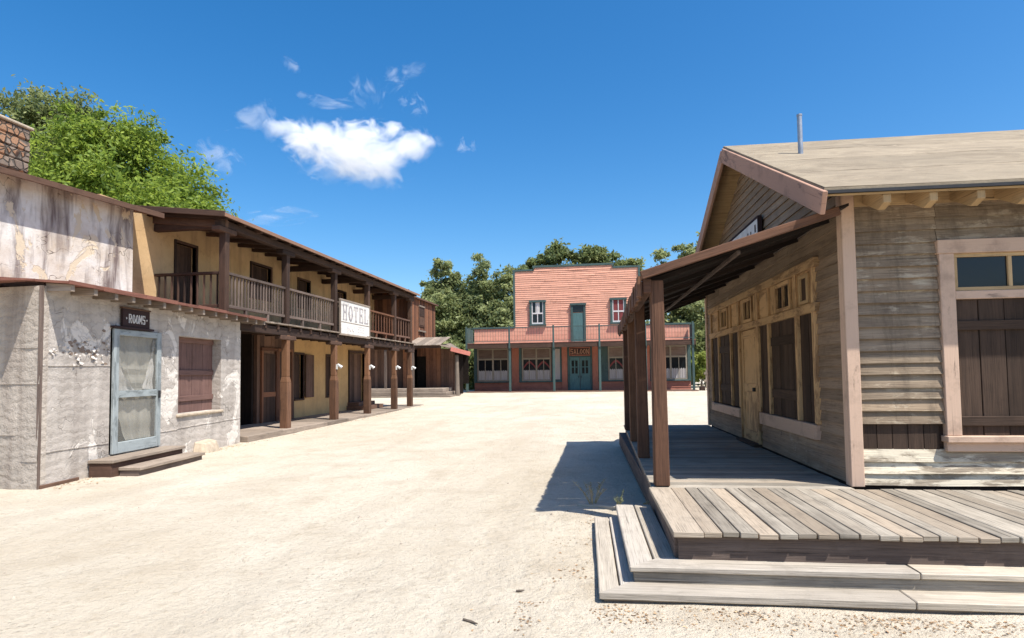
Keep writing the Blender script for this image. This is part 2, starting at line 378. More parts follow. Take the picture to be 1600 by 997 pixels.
def tag(o, label, cat=None, group=None, kind=None):
    if label: o['label'] = label
    if cat: o['category'] = cat
    if group: o['group'] = group
    if kind: o['kind'] = kind
    return o
def thing(name, label, cat, loc=(0, 0, 0), rz=0.0, group=None):
    o = bpy.data.objects.new(name, None); col.objects.link(o); o.location = loc; o.rotation_euler = (0, 0, rz); o.empty_display_size = .3
    return tag(o, label, cat, group)
def one(name, mat, parent, *boxes, bevel=0.0, off=(0, 0, 0), j=0.0):
    m = MB(off)
    for b in boxes: m.box(*b, j=j)
    return m.build(name, mat, parent, bevel)
def copy_tree(o, parent=None):
    c = o.copy(); col.objects.link(c); c.parent = parent
    for ch in list(o.children): copy_tree(ch, c)
    return c

def sm(t):
    t = max(0.0, min(1.0, t)); return t * t * (3 - 2 * t)
def gz(x, y):
    """height of the sand"""
    z = .25 * sm((y - 13) / 28.0)
    z += .052 * sm((x + 2.0) / 1.9) * sm((9.5 - y) / 3.5) * (1 - sm((x - 9) / 6))
    return z

# ------------------------------------------------------------------ lettering (slab-serif strokes on a 1 x 1.5 cell)
def strokes(ch):
    S = .24; V = .11
    o = {'H': [('r', .06, 0, .30, 1.5), ('r', .70, 0, .94, 1.5), ('r', .30, .68, .70, .84), ('r', 0, 0, .38, V), ('r', .62, 0, 1, V), ('r', 0, 1.5 - V, .38, 1.5), ('r', .62, 1.5 - V, 1, 1.5)],
         'T': [('r', .38, 0, .62, 1.5), ('r', 0, 1.36, 1, 1.5), ('r', 0, 1.08, .12, 1.5), ('r', .88, 1.08, 1, 1.5), ('r', .26, 0, .74, V)],
         'E': [('r', .08, 0, .34, 1.5), ('r', 0, 0, 1, .13), ('r', 0, 1.37, 1, 1.5), ('r', .34, .69, .72, .82), ('r', .88, 0, 1, .42), ('r', .88, 1.08, 1, 1.5), ('r', .64, .56, .74, .95)],
         'L': [('r', .10, 0, .36, 1.5), ('r', 0, 0, 1, .13), ('r', .88, 0, 1, .48), ('r', 0, 1.39, .46, 1.5)],
         'O': [('o',)], 'C': [('c',)],
         'M': [('r', 0, 0, .2, 1.5), ('r', .8, 0, 1, 1.5), ('p', [(.2, 1.5), (.06, 1.5), (.42, .35), (.58, .35), (.94, 1.5), (.8, 1.5), (.5, .66)])],
         'N': [('r', 0, 0, .18, 1.5), ('r', .82, 0, 1, 1.5), ('p', [(0, 1.5), (.26, 1.5), (1, 0), (.74, 0)])],
         'A': [('p', [(0, 0), (.22, 0), (.56, 1.5), (.40, 1.5)]), ('p', [(.78, 0), (1, 0), (.60, 1.5), (.44, 1.5)]), ('r', .25, .42, .75, .58)],
         'R': [('r', .04, 0, .28, 1.5), ('r', .28, 1.34, .82, 1.5), ('r', .28, .66, .82, .82), ('r', .72, .76, .96, 1.40), ('p', [(.42, .70), (.66, .70), (1, 0), (.76, 0)])],
         'B': [('r', .04, 0, .28, 1.5), ('r', .28, 1.36, .84, 1.5), ('r', .28, .69, .84, .83), ('r', .28, 0, .84, .14), ('r', .74, .78, .98, 1.44), ('r', .74, .08, .98, .74)],
         'S': [('r', .04, 1.34, .96, 1.5), ('r', .04, .68, .96, .84), ('r', .04, 0, .96, .16), ('r', .02, .76, .26, 1.42), ('r', .74, .08, .98, .76), ('r', .84, 1.1, .96, 1.5), ('r', .04, 0, .16, .4)],
         '.': [('r', .35, 0, .65, .22)], '-': [('p', [(.3, .75), (.5, .95), (.7, .75), (.5, .55)])], ' ': []}[ch]
    out = []
    for q in o:
        if q[0] == 'r': out.append([(q[1], q[2]), (q[3], q[2]), (q[3], q[4]), (q[1], q[4])])
        elif q[0] == 'p': out.append(q[1])
        else:
            N = 16; rng = range(N) if q[0] == 'o' else range(2, N - 2)
            for k in rng:
                a0, a1 = 2 * math.pi * k / N, 2 * math.pi * (k + 1) / N
                f = lambda a, rx, ry: (.5 + rx * math.cos(a), .75 + ry * math.sin(a))
                out.append([f(a0, .25, .58), f(a0, .5, .75), f(a1, .5, .75), f(a1, .25, .58)])
    return out
def lettering(text, w, h, place, gap=.22):
    """text centred on a board w x h; place(u, v, out) -> local point (out = distance off the board)"""
    m = MB(); n = len(text); cw = w / (n + gap * (n - 1)); x = -w / 2
    for ch in text:
        for q, poly in enumerate(strokes(ch)):
            P = [(x + px * cw, (py / 1.5 - .5) * h) for px, py in poly]
            t = .004 + .0011 * q
            m.prism([place(u, v, 0) for u, v in P], (0, 0, 0), Vector(place(0, 0, t)) - Vector(place(0, 0, 0)), .5)
        x += cw * (1 + gap)
    return m

# ================================================================== SETTING: ground
def make_ground():
    xs = np.unique(np.concatenate([np.linspace(-700, -40, 12), np.linspace(-40, -12, 30), np.linspace(-12, 12, 150), np.linspace(12, 40, 25), np.linspace(40, 700, 12)]))
    ys = np.unique(np.concatenate([np.linspace(-300, -6, 10), np.linspace(-6, 2, 20), np.linspace(2, 16, 110), np.linspace(16, 60, 70), np.linspace(60, 900, 14)]))
    X, Y = np.meshgrid(xs, ys); nx, ny = len(xs), len(ys)
    V = []
    for x, y in zip(X.ravel(), Y.ravel()):
        z = gz(x, y)
        if abs(x) < 40 and -6 < y < 60:
            z += mn.fractal(Vector((x * .8, y * .8, 0)), 1.0, 2.0, 4) * .018 + max(0, mn.noise(Vector((x * 2.6, y * 1.7, 7)))) * .014
        V.append((x, y, z))
    idx = np.arange(nx * ny).reshape(ny, nx)
    F = np.stack([idx[:-1, :-1], idx[:-1, 1:], idx[1:, 1:], idx[1:, :-1]], -1).reshape(-1, 4)
    me = bpy.data.meshes.new('ground'); me.from_pydata(V, [], F.tolist()); me.materials.append(M['sand'])
    me.polygons.foreach_set('use_smooth', [True] * len(me.polygons))
    o = bpy.data.objects.new('ground', me); col.objects.link(o); o['kind'] = 'structure'
make_ground()

# ================================================================== STORE (right)
SO = (2.4, 6.43, 0.0); SA = rad(1.75)
store = thing('timber_store', 'grey clapboard store with pink trim, a tan gable roof and a shaded porch', 'store', SO, SA)
XR = 7.0; YB = 6.9; DZ = .45; EAVE = 3.30; RIDGE = 5.12; RY = 3.4; SL = (RIDGE - EAVE) / (RY + .42)
def rake(y): return EAVE + (y + .42) * SL if y < RY else EAVE + (2 * RY + .42 - y) * SL
# shell behind the boards
m = MB()
m.prism([(.0, .02, .2), (.0, YB, .2), (.0, YB, rake(YB) - .09), (.0, RY, RIDGE - .09), (.0, .02, rake(.02) - .09)], (.02, 0, 0), (.10, 0, 0))
m.box(.02, XR, .02, .10, .2, 3.36); m.box(.02, XR, YB - .1, YB, .2, 3.36)
m.box(XR - .1, XR, .1, YB - .1, .2, 3.36)
m.build('wall_sheathing', 'shutter', store)
# front clapboards (facing the camera), with the torn gap under the window
m = MB()
m.lap((.075, .0), (.83, .0), (0, -1), 1.06, 3.32, .118, warp=.011, piece=(.7, .9), out=.034)
m.lap((.83, .0), (2.75, .0), (0, -1), 2.83, 3.32, .118, warp=.009, piece=(4, 5), out=.034)
m.lap((2.75, .0), (XR, .0), (0, -1), .80, 3.32, .118, warp=.006)
m.build('clapboard_front', 'siding', store)
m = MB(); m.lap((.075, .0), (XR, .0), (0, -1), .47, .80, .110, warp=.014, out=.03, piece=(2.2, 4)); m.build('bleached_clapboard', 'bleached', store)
one('gap_backing', 'shutter', store, *[(x, x + .135, -.004, .018, .78, 1.08) for x in (.08, .222, .364, .506, .648)])
# gable side clapboards (facing the street)
m = MB()
holes = [(.80, 6.42, .80, 2.82), (3.06, 4.16, .45, 2.4)]
def ext(z):
    if z < 3.25: return (0, YB)
    return (max(0, (z + .06 - EAVE) / SL - .42), min(YB, 2 * RY + .42 - (z + .06 - EAVE) / SL))
m.lap((.0, .07), (.0, YB), (-1, 0), .47, .80, .118, warp=.005, ext=lambda z: (0, 2.98))
m.lap((.0, .07), (.0, YB), (-1, 0), .47, .80, .118, warp=.005, ext=lambda z: (4.10, YB - .07))
m.lap((.0, .07), (.0, YB), (-1, 0), .80, 2.80, .118, warp=.005, ext=lambda z: (0, .74))
m.lap((.0, .07), (.0, YB), (-1, 0), .80, 2.80, .118, warp=.005, ext=lambda z: (6.32, YB - .07))
m.lap((.0, .0), (.0, YB), (-1, 0), 2.80, 5.06, .118, warp=.004, ext=ext)
m.build('clapboard_gable', 'siding_side', store)
# corner boards and frieze
one('corner_board', 'trim', store, (-.048, .075, -.048, -.003, .452, 3.34), (-.048, -.003, -.003, .085, .452, 3.34), bevel=.006)
one('corner_board', 'trim', store, (-.046, -.003, YB - .08, YB + .045, .452, 3.30), bevel=.006)
# shop front in the gable wall: posts, transom bar, lights, shutters, door
m = MB()
for y, w in ((.80, .07), (1.36, .07), (2.49, .07), (3.02, .10), (4.14, .10), (4.72, .06), (5.70, .06), (6.36, .08)):
    m.box(-.055, .0, y - w / 2, y + w / 2, .985, 2.80)
m.box(-.065, .0, .70, 6.44, 2.24, 2.34); m.box(-.075, .0, .66, 6.46, 2.74, 2.84); m.box(-.060, .0, 3.07, 3.10, .45, 2.24); m.box(-.060, .0, 4.06, 4.09, .45, 2.24)
for a, b in ((.84, 1.32), (1.40, 1.52), (2.20, 2.45), (2.53, 2.97), (3.07, 3.30), (3.88, 4.09), (4.19, 4.68), (4.76, 4.92), (5.50, 5.66), (5.74, 6.32)):
    m.box(-.024, .0, a, b, 2.34, 2.74)
m.build('shop_front_frame', 'ochre', store, .004)
one('shop_front_sill', 'trim', store, (-.07, .0, .78, 2.98, .81, .98), bevel=.006); one('shop_front_sill', 'trim', store, (-.07, .0, 4.16, 6.34, .81, .96), bevel=.006)
for a, b in ((1.55, 2.17), (3.33, 3.85), (4.95, 5.47)):
    f = MB()
    for q in ((-.05, -.003, a, a + .06, 2.35, 2.73), (-.05, -.003, b - .06, b, 2.35, 2.73), (-.05, -.003, a + .06, b - .06, 2.35, 2.40), (-.05, -.003, a + .06, b - .06, 2.68, 2.73), (-.045, -.003, (a + b) / 2 - .018, (a + b) / 2 + .018, 2.40, 2.68)): f.box(*q)
    w = f.build('transom_window', 'ochre', store, .003)
    one('pane', 'glass', w, (-.018, -.006, a + .05, b - .05, 2.39, 2.69))
f = MB()
for q in ((-.06, -.026, .92, .97, 2.36, 2.70), (-.06, -.026, 1.17, 1.22, 2.36, 2.70), (-.06, -.026, .97, 1.17, 2.36, 2.40), (-.06, -.026, .97, 1.17, 2.66, 2.70)): f.box(*q)
w = f.build('transom_window', 'tan', store, .003); one('pane', 'shutter', w, (-.034, -.026, .96, 1.18, 2.39, 2.67))
for a, b in ((.84, 1.32), (1.40, 2.45), (2.53, 2.97), (4.19, 4.69), (4.75, 5.67), (5.73, 6.32)):
    m = MB(); y = a
    while y < b - .02:
        e = min(y + R.uniform(.13, .2), b); m.box(-.018 - R.random() * .006, .0, y, e - .006, .985, 2.24); y = e
    s_ = m.build('shutter', 'shutter', store, .003)
    if b - a > .6:
        for z in (1.22, 1.92): one('batten', 'shutter', s_, (-.042, -.026, a + .04, b - .04, z, z + .12), bevel=.003)
d = one('door', 'ochre', store, (-.018, .012, 3.11, 4.05, .47, 2.23), (-.03, -.019, 3.11, 3.23, .48, 2.22), (-.03, -.019, 3.93, 4.05, .48, 2.22), (-.03, -.019, 3.24, 3.92, 1.25, 1.39), (-.03, -.019, 3.24, 3.92, .48, .66), (-.03, -.019, 3.24, 3.92, 2.1, 2.22), bevel=.003)
one('handle', 'black', d, (-.075, -.031, 3.27, 3.31, 1.27, 1.33), bevel=.008)
one('threshold', 'shutter', store, (-.14, .0, 3.05, 4.12, .452, .495), bevel=.006)
# window facing the camera
wx0, wx1 = .83, 2.62
f = MB()
f.box(wx0, wx0 + .135, -.055, .02, .945, 2.70); f.box(wx1 - .135, wx1, -.055, .02, .945, 2.70); f.box(wx0 - .015, wx1 + .015, -.065, .02, 2.70, 2.835); f.box(wx0 + .135, wx1 - .135, -.05, .02, 2.255, 2.335)
win = f.build('window', 'trim', store, .005)
one('sill', 'trim', win, (wx0 - .02, wx1 + .02, -.10, .02, .885, .945), (wx0, wx1, -.05, .02, .795, .885), bevel=.005)
f = MB(); pts = [wx0 + .135 + k * (wx1 - wx0 - .27) / 3 for k in range(4)]
for k, x in enumerate(pts): f.box(x - (.0 if k == 0 else .018), x + (.0 if k == 3 else .018) + (.02 if k == 0 else 0), -.03, .02, 2.37, 2.665)
f.box(wx0 + .135, wx1 - .135, -.034, .02, 2.665, 2.70); f.box(wx0 + .135, wx1 - .135, -.034, .02, 2.335, 2.372)
f.build('sash', 'tan', win, .003)
for k in range(3): one('pane', 'glass', win, (pts[k] + .012, pts[k + 1] - .012, -.008, .004, 2.365, 2.67))
m = MB(); x = wx0 + .135
while x < wx1 - .15:
    e = min(x + R.uniform(.17, .23), wx1 - .135); m.box(x, e - .007, -.016 - R.random() * .006, .01, .945, 2.255); x = e
s_ = m.build('shutter', 'shutter', win, .003)
for z in (1.955, 1.04): one('batten', 'shutter', s_, (wx0 + .14, wx1 - .14, -.045, -.024, z, z + .09), bevel=.003)
# main roof
m = MB()
xl, xr, th = -.37, XR + .4, .045
m.slab([(xl, -.50, EAVE - .03), (xr, -.50, EAVE - .03), (xr, RY, RIDGE), (xl, RY, RIDGE)], th)
sl_ = Vector((0, RY + .50, RIDGE - EAVE + .03)); nz_ = Vector((0, -sl_.z, sl_.y)).normalized()
for k in range(4):
    a_, b_ = k / 4 - (.0 if k == 0 else .012), (k + 1) / 4; xx = xl + .004
    while xx < xr - .01:
        xe = min(xx + R.uniform(1.6, 3.2), xr - .004); nseg = max(2, int((xe - xx) / .22)); r_ = R.random(); sd_ = R.random() * 50
        for q in range(nseg):
            u0, u1 = xx + (xe - xx) * q / nseg, xx + (xe - xx) * (q + 1) / nseg - (.003 if q == nseg - 1 else 0)
            P0 = Vector((0, -.50, EAVE - .03)); wv = lambda u: .008 + .012 * mn.noise(Vector((u * 1.1, sd_, k))) ; lift = lambda u: .005 + .007 * max(0, mn.noise(Vector((u * 1.7, k * 3, sd_))))
            f0, f1 = P0 + sl_ * a_ + sl_.normalized() * wv(u0), P0 + sl_ * a_ + sl_.normalized() * wv(u1)
            t0_, t1_ = P0 + sl_ * b_, P0 + sl_ * b_
            A_, B_, C_, D_ = f0 + nz_ * lift(u0) + Vector((u0, 0, 0)), f1 + nz_ * lift(u1) + Vector((u1, 0, 0)), t1_ + nz_ * .004 + Vector((u1, 0, 0)), t0_ + nz_ * .004 + Vector((u0, 0, 0))
            m.face([A_, B_, C_, D_], [(0, 0)] * 4, r_); m.face([f0 + Vector((u0, 0, 0)), f1 + Vector((u1, 0, 0)), B_, A_], [(0, 0)] * 4, r_)
        xx = xe
m.slab([(xl, RY, RIDGE), (xr, RY, RIDGE), (xr, 2 * RY + .44, EAVE - .01), (xl, 2 * RY + .44, EAVE - .01)], th)
roof = m.build('roof', 'roofing', store)
m = MB(); m.beam((xl, -.495, EAVE - .068), (xr, -.495, EAVE - .068), .03, .028)
m.build('drip_edge', 'black', roof)
for y0, z0, y1, z1 in ((-.52, EAVE - .175, RY, RIDGE - .145), (2 * RY + .46, EAVE - .155, RY, RIDGE - .145)):
    m = MB(); m.beam((xl - .014, y0, z0), (xl - .014, y1, z1), .045, .215); m.build('barge_board', 'barge', roof, .006)
m = MB(); m.slab([(xl + .03, -.46, EAVE - .078), (xr - .05, -.46, EAVE - .078), (xr - .05, RY, RIDGE - .06), (xl + .03, RY, RIDGE - .06)], .02)
m.slab([(xl + .03, RY, RIDGE - .06), (xr - .05, RY, RIDGE - .06), (xr - .05, 2 * RY + .40, EAVE - .055), (xl + .03, 2 * RY + .40, EAVE - .055)], .02)
m.build('soffit', 'tan', roof)
x = .16
while x < XR:
    m = MB(); m.prism([(x, -.45, EAVE - .10), (x, -.45, EAVE - .175), (x, -.33, EAVE - .215), (x, .02, EAVE - .05), (x, .02, EAVE + .10)], (0, 0, 0), (.07, 0, 0)); m.build('rafter', 'tan', roof, .004)
    x += .40
one('frieze', 'tan', store, (.08, XR, -.032, .0, 3.20, 3.33), bevel=.004)
# porch roof, posts and beams
def px_(y): return -1.95 + .024 * y
m = MB()
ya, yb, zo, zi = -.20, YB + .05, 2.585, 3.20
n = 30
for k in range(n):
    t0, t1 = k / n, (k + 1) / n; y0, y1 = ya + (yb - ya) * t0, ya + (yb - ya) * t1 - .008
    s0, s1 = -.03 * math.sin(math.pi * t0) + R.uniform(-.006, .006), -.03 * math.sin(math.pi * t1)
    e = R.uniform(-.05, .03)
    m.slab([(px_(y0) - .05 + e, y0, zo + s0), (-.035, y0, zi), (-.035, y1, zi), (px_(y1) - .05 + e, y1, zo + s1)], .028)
proof = m.build('porch_roof', 'shade_brown', store, .003)
m = MB(); m.beam((px_(ya) - .07, ya - .012, zo - .03), (-.13, ya - .012, zi - .075), .04, .085, r=.9); m.build('verge_board', 'porch_post', proof, .006)
m = MB(); m.beam((-1.05, ya + .10, 2.775), (-1.02, yb - .05, 2.775), .035, .04); m.build('purlin', 'rail', proof, .004)
for k in range(8):
    y = .25 + k * .93; m = MB(); m.beam((px_(y) - .02, y, zo - .055), (-.06, y, zi - .06), .05, .05); m.build('rafter', 'shade_brown', proof)
m = MB(); m.beam((px_(0) - .01, -.14, 2.46), (px_(YB) - .01, YB, 2.475), .085, .15, r=.7); m.build('porch_beam', 'porch_post', store, .01)
m = MB()
for k in range(46):
    y = ya + .05 + (yb - ya - .1) * k / 46; m.box(px_(y) - .085 - R.random() * .02, px_(y) - .058, y, y + .135, 2.40 - R.random() * .07, 2.555, j=.004)
m.build('fascia_board', 'porch_post', proof, .003)
for k, y in enumerate((-.06, 1.95, 3.9, 5.85)):
    m = MB(); x = px_(y) + (.105, .062, .05, .05)[k]
    m.beam((x + R.uniform(-.01, .01), y, .452), (x - .015, y, 2.52), .150, .14, up=(0, 1, 0), w2=.128, h2=.135)
    p = m.build('porch_post', 'porch_post', store, .012)
# vent pipe and gable sign
vp = MB(); vp.cyl((.30, 2.0, 4.3), (.30, 2.0, 4.97), .032, n=14); vp.cyl((.30, 2.0, 4.97), (.30, 2.0, 4.99), .036, n=14)
vp.build('vent_pipe', 'iron', store, smooth=False)
sg = thing('gable_sign', 'white board with worn dark lettering on the gable, half hidden by the porch roof', 'sign', Matrix.Translation(SO) @ Matrix.Rotation(SA, 4, 'Z') @ Vector((-.04, 2.65, 3.18)), SA)
one('board', 'signwhite', sg, (-.058, -.008, 0, 2.2, 0, .60), bevel=.004)
one('border', 'signdark', sg, (-.066, -.003, -.035, -.002, -.03, .63), (-.066, -.003, 2.202, 2.235, -.03, .63), (-.066, -.003, -.002, 2.202, .602, .635), (-.066, -.003, -.002, 2.202, -.03, -.002), bevel=.004)
m = MB()
for y, z, a, b in ((.10, .42, .05, .11), (.12, .27, .06, .06), (.34, .36, .04, .12), (.50, .44, .035, .05), (.62, .34, .05, .12), (.80, .33, .09, .05), (1.0, .28, .05, .14), (1.3, .26, .05, .14), (1.6, .3, .05, .1), (.30, .16, .06, .08)):
    m.box(-.063, -.0585, y, y + a, z, z + b, j=.002)
m.build('lettering', 'signdark', sg)

# ================================================================== BOARDWALK in front of the store
bw = thing('plank_boardwalk', 'grey plank boardwalk with two bleached steps wrapping around the store corner', 'boardwalk', SO, SA)
def ox(y): return -2.0 + .024 * (y + 1.8)
m = MB()
x = ox(-1) + .02; first = True
m.box(ox(-1) - .01, ox(-1) + .20, -1.85, -.15, .412, .452, .93); x = ox(-1) + .205
while x < XR:
    w = R.uniform(.108, .142); dz = R.uniform(-.005, .005); e = R.uniform(-.02, .012)
    m.hexa([((x + w - .009 if k & 1 else x) + R.uniform(-.002, .002), (-.14 if k & 2 else -1.84 + e), (.450 + dz if k & 4 else .412 + dz) + R.uniform(-.002, .002)) for k in range(8)], None, 1)
    x += w
m.build('front_planks', 'deck', bw, .004)
m = MB(); y = -.128
while y < YB:
    w = R.uniform(.13, .16); dz = R.uniform(-.003, .003)
    a = ox(y) + .0
    m.box(a, -.052 if y < .2 else -.035, y, y + w - .007, .412 + dz, .450 + dz, 1.0 if y < -.1 else None); y += w
m.build('porch_planks', 'deck', bw, .003)
m = MB(); m.box(ox(-1) + .03, XR, -1.79, -1.75, .17, .408); m.beam((ox(-1.75) + .045, -1.74, .29), (ox(YB) + .045, YB, .29), .04, .235); m.box(ox(-1) + .08, XR, -1.74, YB, .05, .30)
m.build('skirt_board', 'rail', bw, .004)
def step(name, xo, yo, xi, yi, z, th, yend, riser):
    m = MB(); wdt = (yi - yo); mid = yo + wdt * .52
    # front planks, with butt joints, mitred into the side planks
    xs = [xo, xo + 1.62 + R.uniform(0, .5), 3.1 + R.uniform(0, .4), XR]
    for k in range(3):
        m.hexa([((xs[k] if not q & 1 else xs[k + 1] - .006) + (wdt if (k == 0 and not q & 1 and q & 2) else 0), yi if q & 2 else yo, (z if q & 4 else z - th) + R.uniform(-.004, .004)) for q in range(8)], None, 0)
    # side planks: two side by side
    xm = xo + (xi - xo) * .52
    for a, b in ((xo, xm - .008), (xm + .004, xi)):
        ya_ = yo + wdt * (a - xo) / (xi - xo) + .006; yb_ = yo + wdt * (b - xo) / (xi - xo) + .006
        dz = R.uniform(-.006, .004)
        m.hexa([(b if q & 1 else a, yend + R.uniform(-.02, .02) if q & 2 else (yb_ if q & 1 else ya_), (z + dz if q & 4 else z - th + dz)) for q in range(8)], None, 1)
    s_ = m.build(name, 'step', bw, .006)
    m = MB(); m.box(xo + .03, XR, yo + .025, yo + .06, riser, z - th - .004); m.box(xo + .03, xo + .065, yo + .065, yend - .02, riser, z - th - .004)
    m.box(xo + .07, XR, yo + .07, yi + .06, riser, z - th - .01); m.box(xo + .07, xi + .03, yo + .07, yend - .03, riser, z - th - .012)
    m.build('riser', 'deck' if z > .2 else 'edge', s_, .004)
step('upper_step', -2.31, -1.975, -1.96, -1.76, .242, .042, .05, .06)
step('lower_step', -2.53, -2.16, -2.25, -1.93, .122, .05, .0, .0)

# ================================================================== ADOBE ANNEX (left, near)
AX = (-8.154, 7.782, 0.0); AA = math.atan2(13.638 - 7.782, -8.737 + 8.154)
annex = thing('adobe_rooming_house', 'low lilac grey adobe annex with a grey screen door and a boarded window', 'house', AX, AA)
# local: x along the street wall, -y towards the street
AL = 5.88
m = MB(); m.wall(.10, AL, -.15, 2.98, 0, .4, [(1.42, 2.75, .3, 2.46), (3.36, 4.98, .86, 2.44)]); m.box(AL - .4, AL - .001, .401, 5.0, -.15, 2.96); m.wall(.0, .0995, -.15, 2.98, 0, .012); m.build('street_wall', 'adobe', annex)
m = MB()
# side wall, turned to the camera: overlapping tar-paper sheets
dx = Vector((-.693, .042)); ca, sa = math.cos(-AA), math.sin(-AA)
d2 = Vector((dx.x * ca - dx.y * sa, dx.x * sa + dx.y * ca)).normalized(); nrm = Vector((-d2.y, d2.x))
if nrm.x > 0: nrm = -nrm
P = lambda t, z, o=0.0: (d2.x * t + nrm.x * o, d2.y * t + nrm.y * o, z)
k = 0
for z0, z1, o in ((-.12, .42, .035), (.40, .80, .03), (.78, 1.55, .024), (1.53, 2.08, .018), (2.06, 2.98, .012)):
    N = 26
    for q in range(N):
        t0, t1 = -.01 + 5.0 * q / N, -.01 + 5.0 * (q + 1) / N
        w0, w1 = [mn.noise(Vector((t * 2.6, z0 * 4, 3))) * .022 for t in (t0, t1)]
        m.face([P(t1, z0, o + .012 + w1), P(t0, z0, o + .012 + w0), P(t0, z1, o), P(t1, z1, o)], [(t1, z0), (t0, z0), (t0, z1), (t1, z1)], k / 6)
        m.face([P(t0, z0, o + .012 + w0), P(t1, z0, o + .012 + w1), P(t1, z0, 0), P(t0, z0, 0)], [(0, 0)] * 4, k / 6)
    k += 1
m.prism([P(0, -.1), P(5.2, -.1), P(5.2, 2.98), P(0, 2.98)], (0, 0, 0), (-nrm.x * .1, -nrm.y * .1, 0))
m.build('side_wall', 'tarpaper', annex)
one('corner_strip', 'rail', annex, (-.03, .012, -.012, .03, -.1, 2.98))
rf = random.Random(3); mw = MB(); mdk = MB()
for q in range(74):
    u = min(max(rf.gauss(.80, .34), .12), 1.36); z = rf.gauss(2.02, .13) + (.10 if rf.random() < .3 else 0); sz = rf.uniform(.010, .038); m_ = mw if rf.random() < .62 else mdk
    n_ = rf.randint(5, 7); pts = []
    for k in range(n_):
        an = 6.283 * k / n_; pts.append((u + math.cos(an) * sz * rf.uniform(.6, 1.4) * 1.3, -.004 - (rf.uniform(.0, .03) if m_ is mw else .0005 * rf.random()), z + math.sin(an) * sz * rf.uniform(.5, 1.1)))
    m_.face(pts, [(0, 0)] * n_, rf.random())
mw.build('peeling_paint', 'concrete_pale', annex)['kind'] = 'stuff'; mdk.build('bare_patches', 'barepatch', annex)['kind'] = 'stuff'
for u0, u1, z, dz in ((.02, 1.41, 1.80, .012), (.02, 1.41, .52, -.01), (2.76, 3.34, .56, 0), (3.3, 5.87, .58, .01)):
    m = MB(); N = 16
    for k in range(N):
        a_, b_ = u0 + (u1 - u0) * k / N, u0 + (u1 - u0) * (k + 1) / N; w_ = lambda u: z + dz * (u - u0) + .008 * mn.noise(Vector((u * 4, z, 2)))
        m.box(a_, b_ - .0008, -.011, -.0005, w_(a_) - .012, w_(a_) + .012)
    m.build('seam_strip', 'adobe', annex, .004)
one('footing_board', 'plankbrown', annex, (.0, .74, -.035, -.001, -.10, .055), bevel=.006)
# window recess with a boarded shutter
m = MB(); x = 3.36
while x < 4.97:
    m.box(x + .003, x + .40, .20, .235, .86, 2.44); x += .405
win = m.build('window_shutter', 'shutter_warm', annex, .004)
for z in (1.10, 1.64, 2.33): one('batten', 'shutter_warm', win, (3.38, 4.96, .165, .199, z, z + .11), bevel=.004)
one('window_sill', 'concrete', annex, (3.30, 5.04, -.045, .19, .80, .858), bevel=.015)
# screen door
sd = one('screen_door', 'bluegrey', annex, (1.44, 1.57, -.055, -.01, .31, 2.45), (2.60, 2.73, -.055, -.01, .31, 2.45), (1.57, 2.60, -.055, -.01, 2.34, 2.45), (1.57, 2.60, -.055, -.01, .31, .50), (1.57, 2.60, -.055, -.01, 1.26, 1.38), bevel=.006)
one('screen', 'screen', sd, (1.56, 2.61, -.030, -.028, .49, 1.27), (1.56, 2.61, -.030, -.028, 1.37, 2.35))
one('handle', 'black', sd, (2.63, 2.66, -.10, -.056, 1.22, 1.36), bevel=.008)
one('transom_board', 'signdark', annex, (1.40, 2.45, -.09, -.002, 2.462, 2.50), bevel=.004)
m = MB()
def cloth(m, pts, n=14):
    (a, b, c, d) = [Vector(p) for p in pts]
    for i in range(n):
        for k_ in range(n):
            f = lambda u, v: (a.lerp(b, u)).lerp(d.lerp(c, u), v) + Vector((0, .02 * math.sin(u * 19 + v * 3) + .012 * math.sin(v * 11), 0))
            m.face([f(i / n, k_ / n), f((i + 1) / n, k_ / n), f((i + 1) / n, (k_ + 1) / n), f(i / n, (k_ + 1) / n)], [(0, 0), (1, 0), (1, 1), (0, 1)], .5)
cloth(m, [(1.58, .05, 1.75), (2.60, .05, 1.75), (2.60, .05, 2.36), (1.58, .05, 2.36)]); cloth(m, [(2.05, .055, 1.36), (2.60, .055, 1.36), (2.60, .055, 1.76), (1.75, .055, 1.76)], 8)
cloth(m, [(1.9, .05, .50), (2.60, .05, .50), (2.60, .05, 1.27), (1.58, .05, 1.27)])
m.build('curtain', 'beige', sd, smooth=True)
m = MB(); cloth(m, [(1.58, .025, 1.38), (2.1, .025, 1.38), (1.8, .025, 1.62), (1.58, .025, 2.15)]); cloth(m, [(2.3, .025, 1.40), (2.6, .025, 1.38), (2.6, .025, 2.32), (2.52, .025, 1.9)]); m.build('torn_curtain', 'curtain', sd, smooth=True)
one('door_backing', 'void', annex, (1.40, 2.78, .30, .32, .2, 2.5))
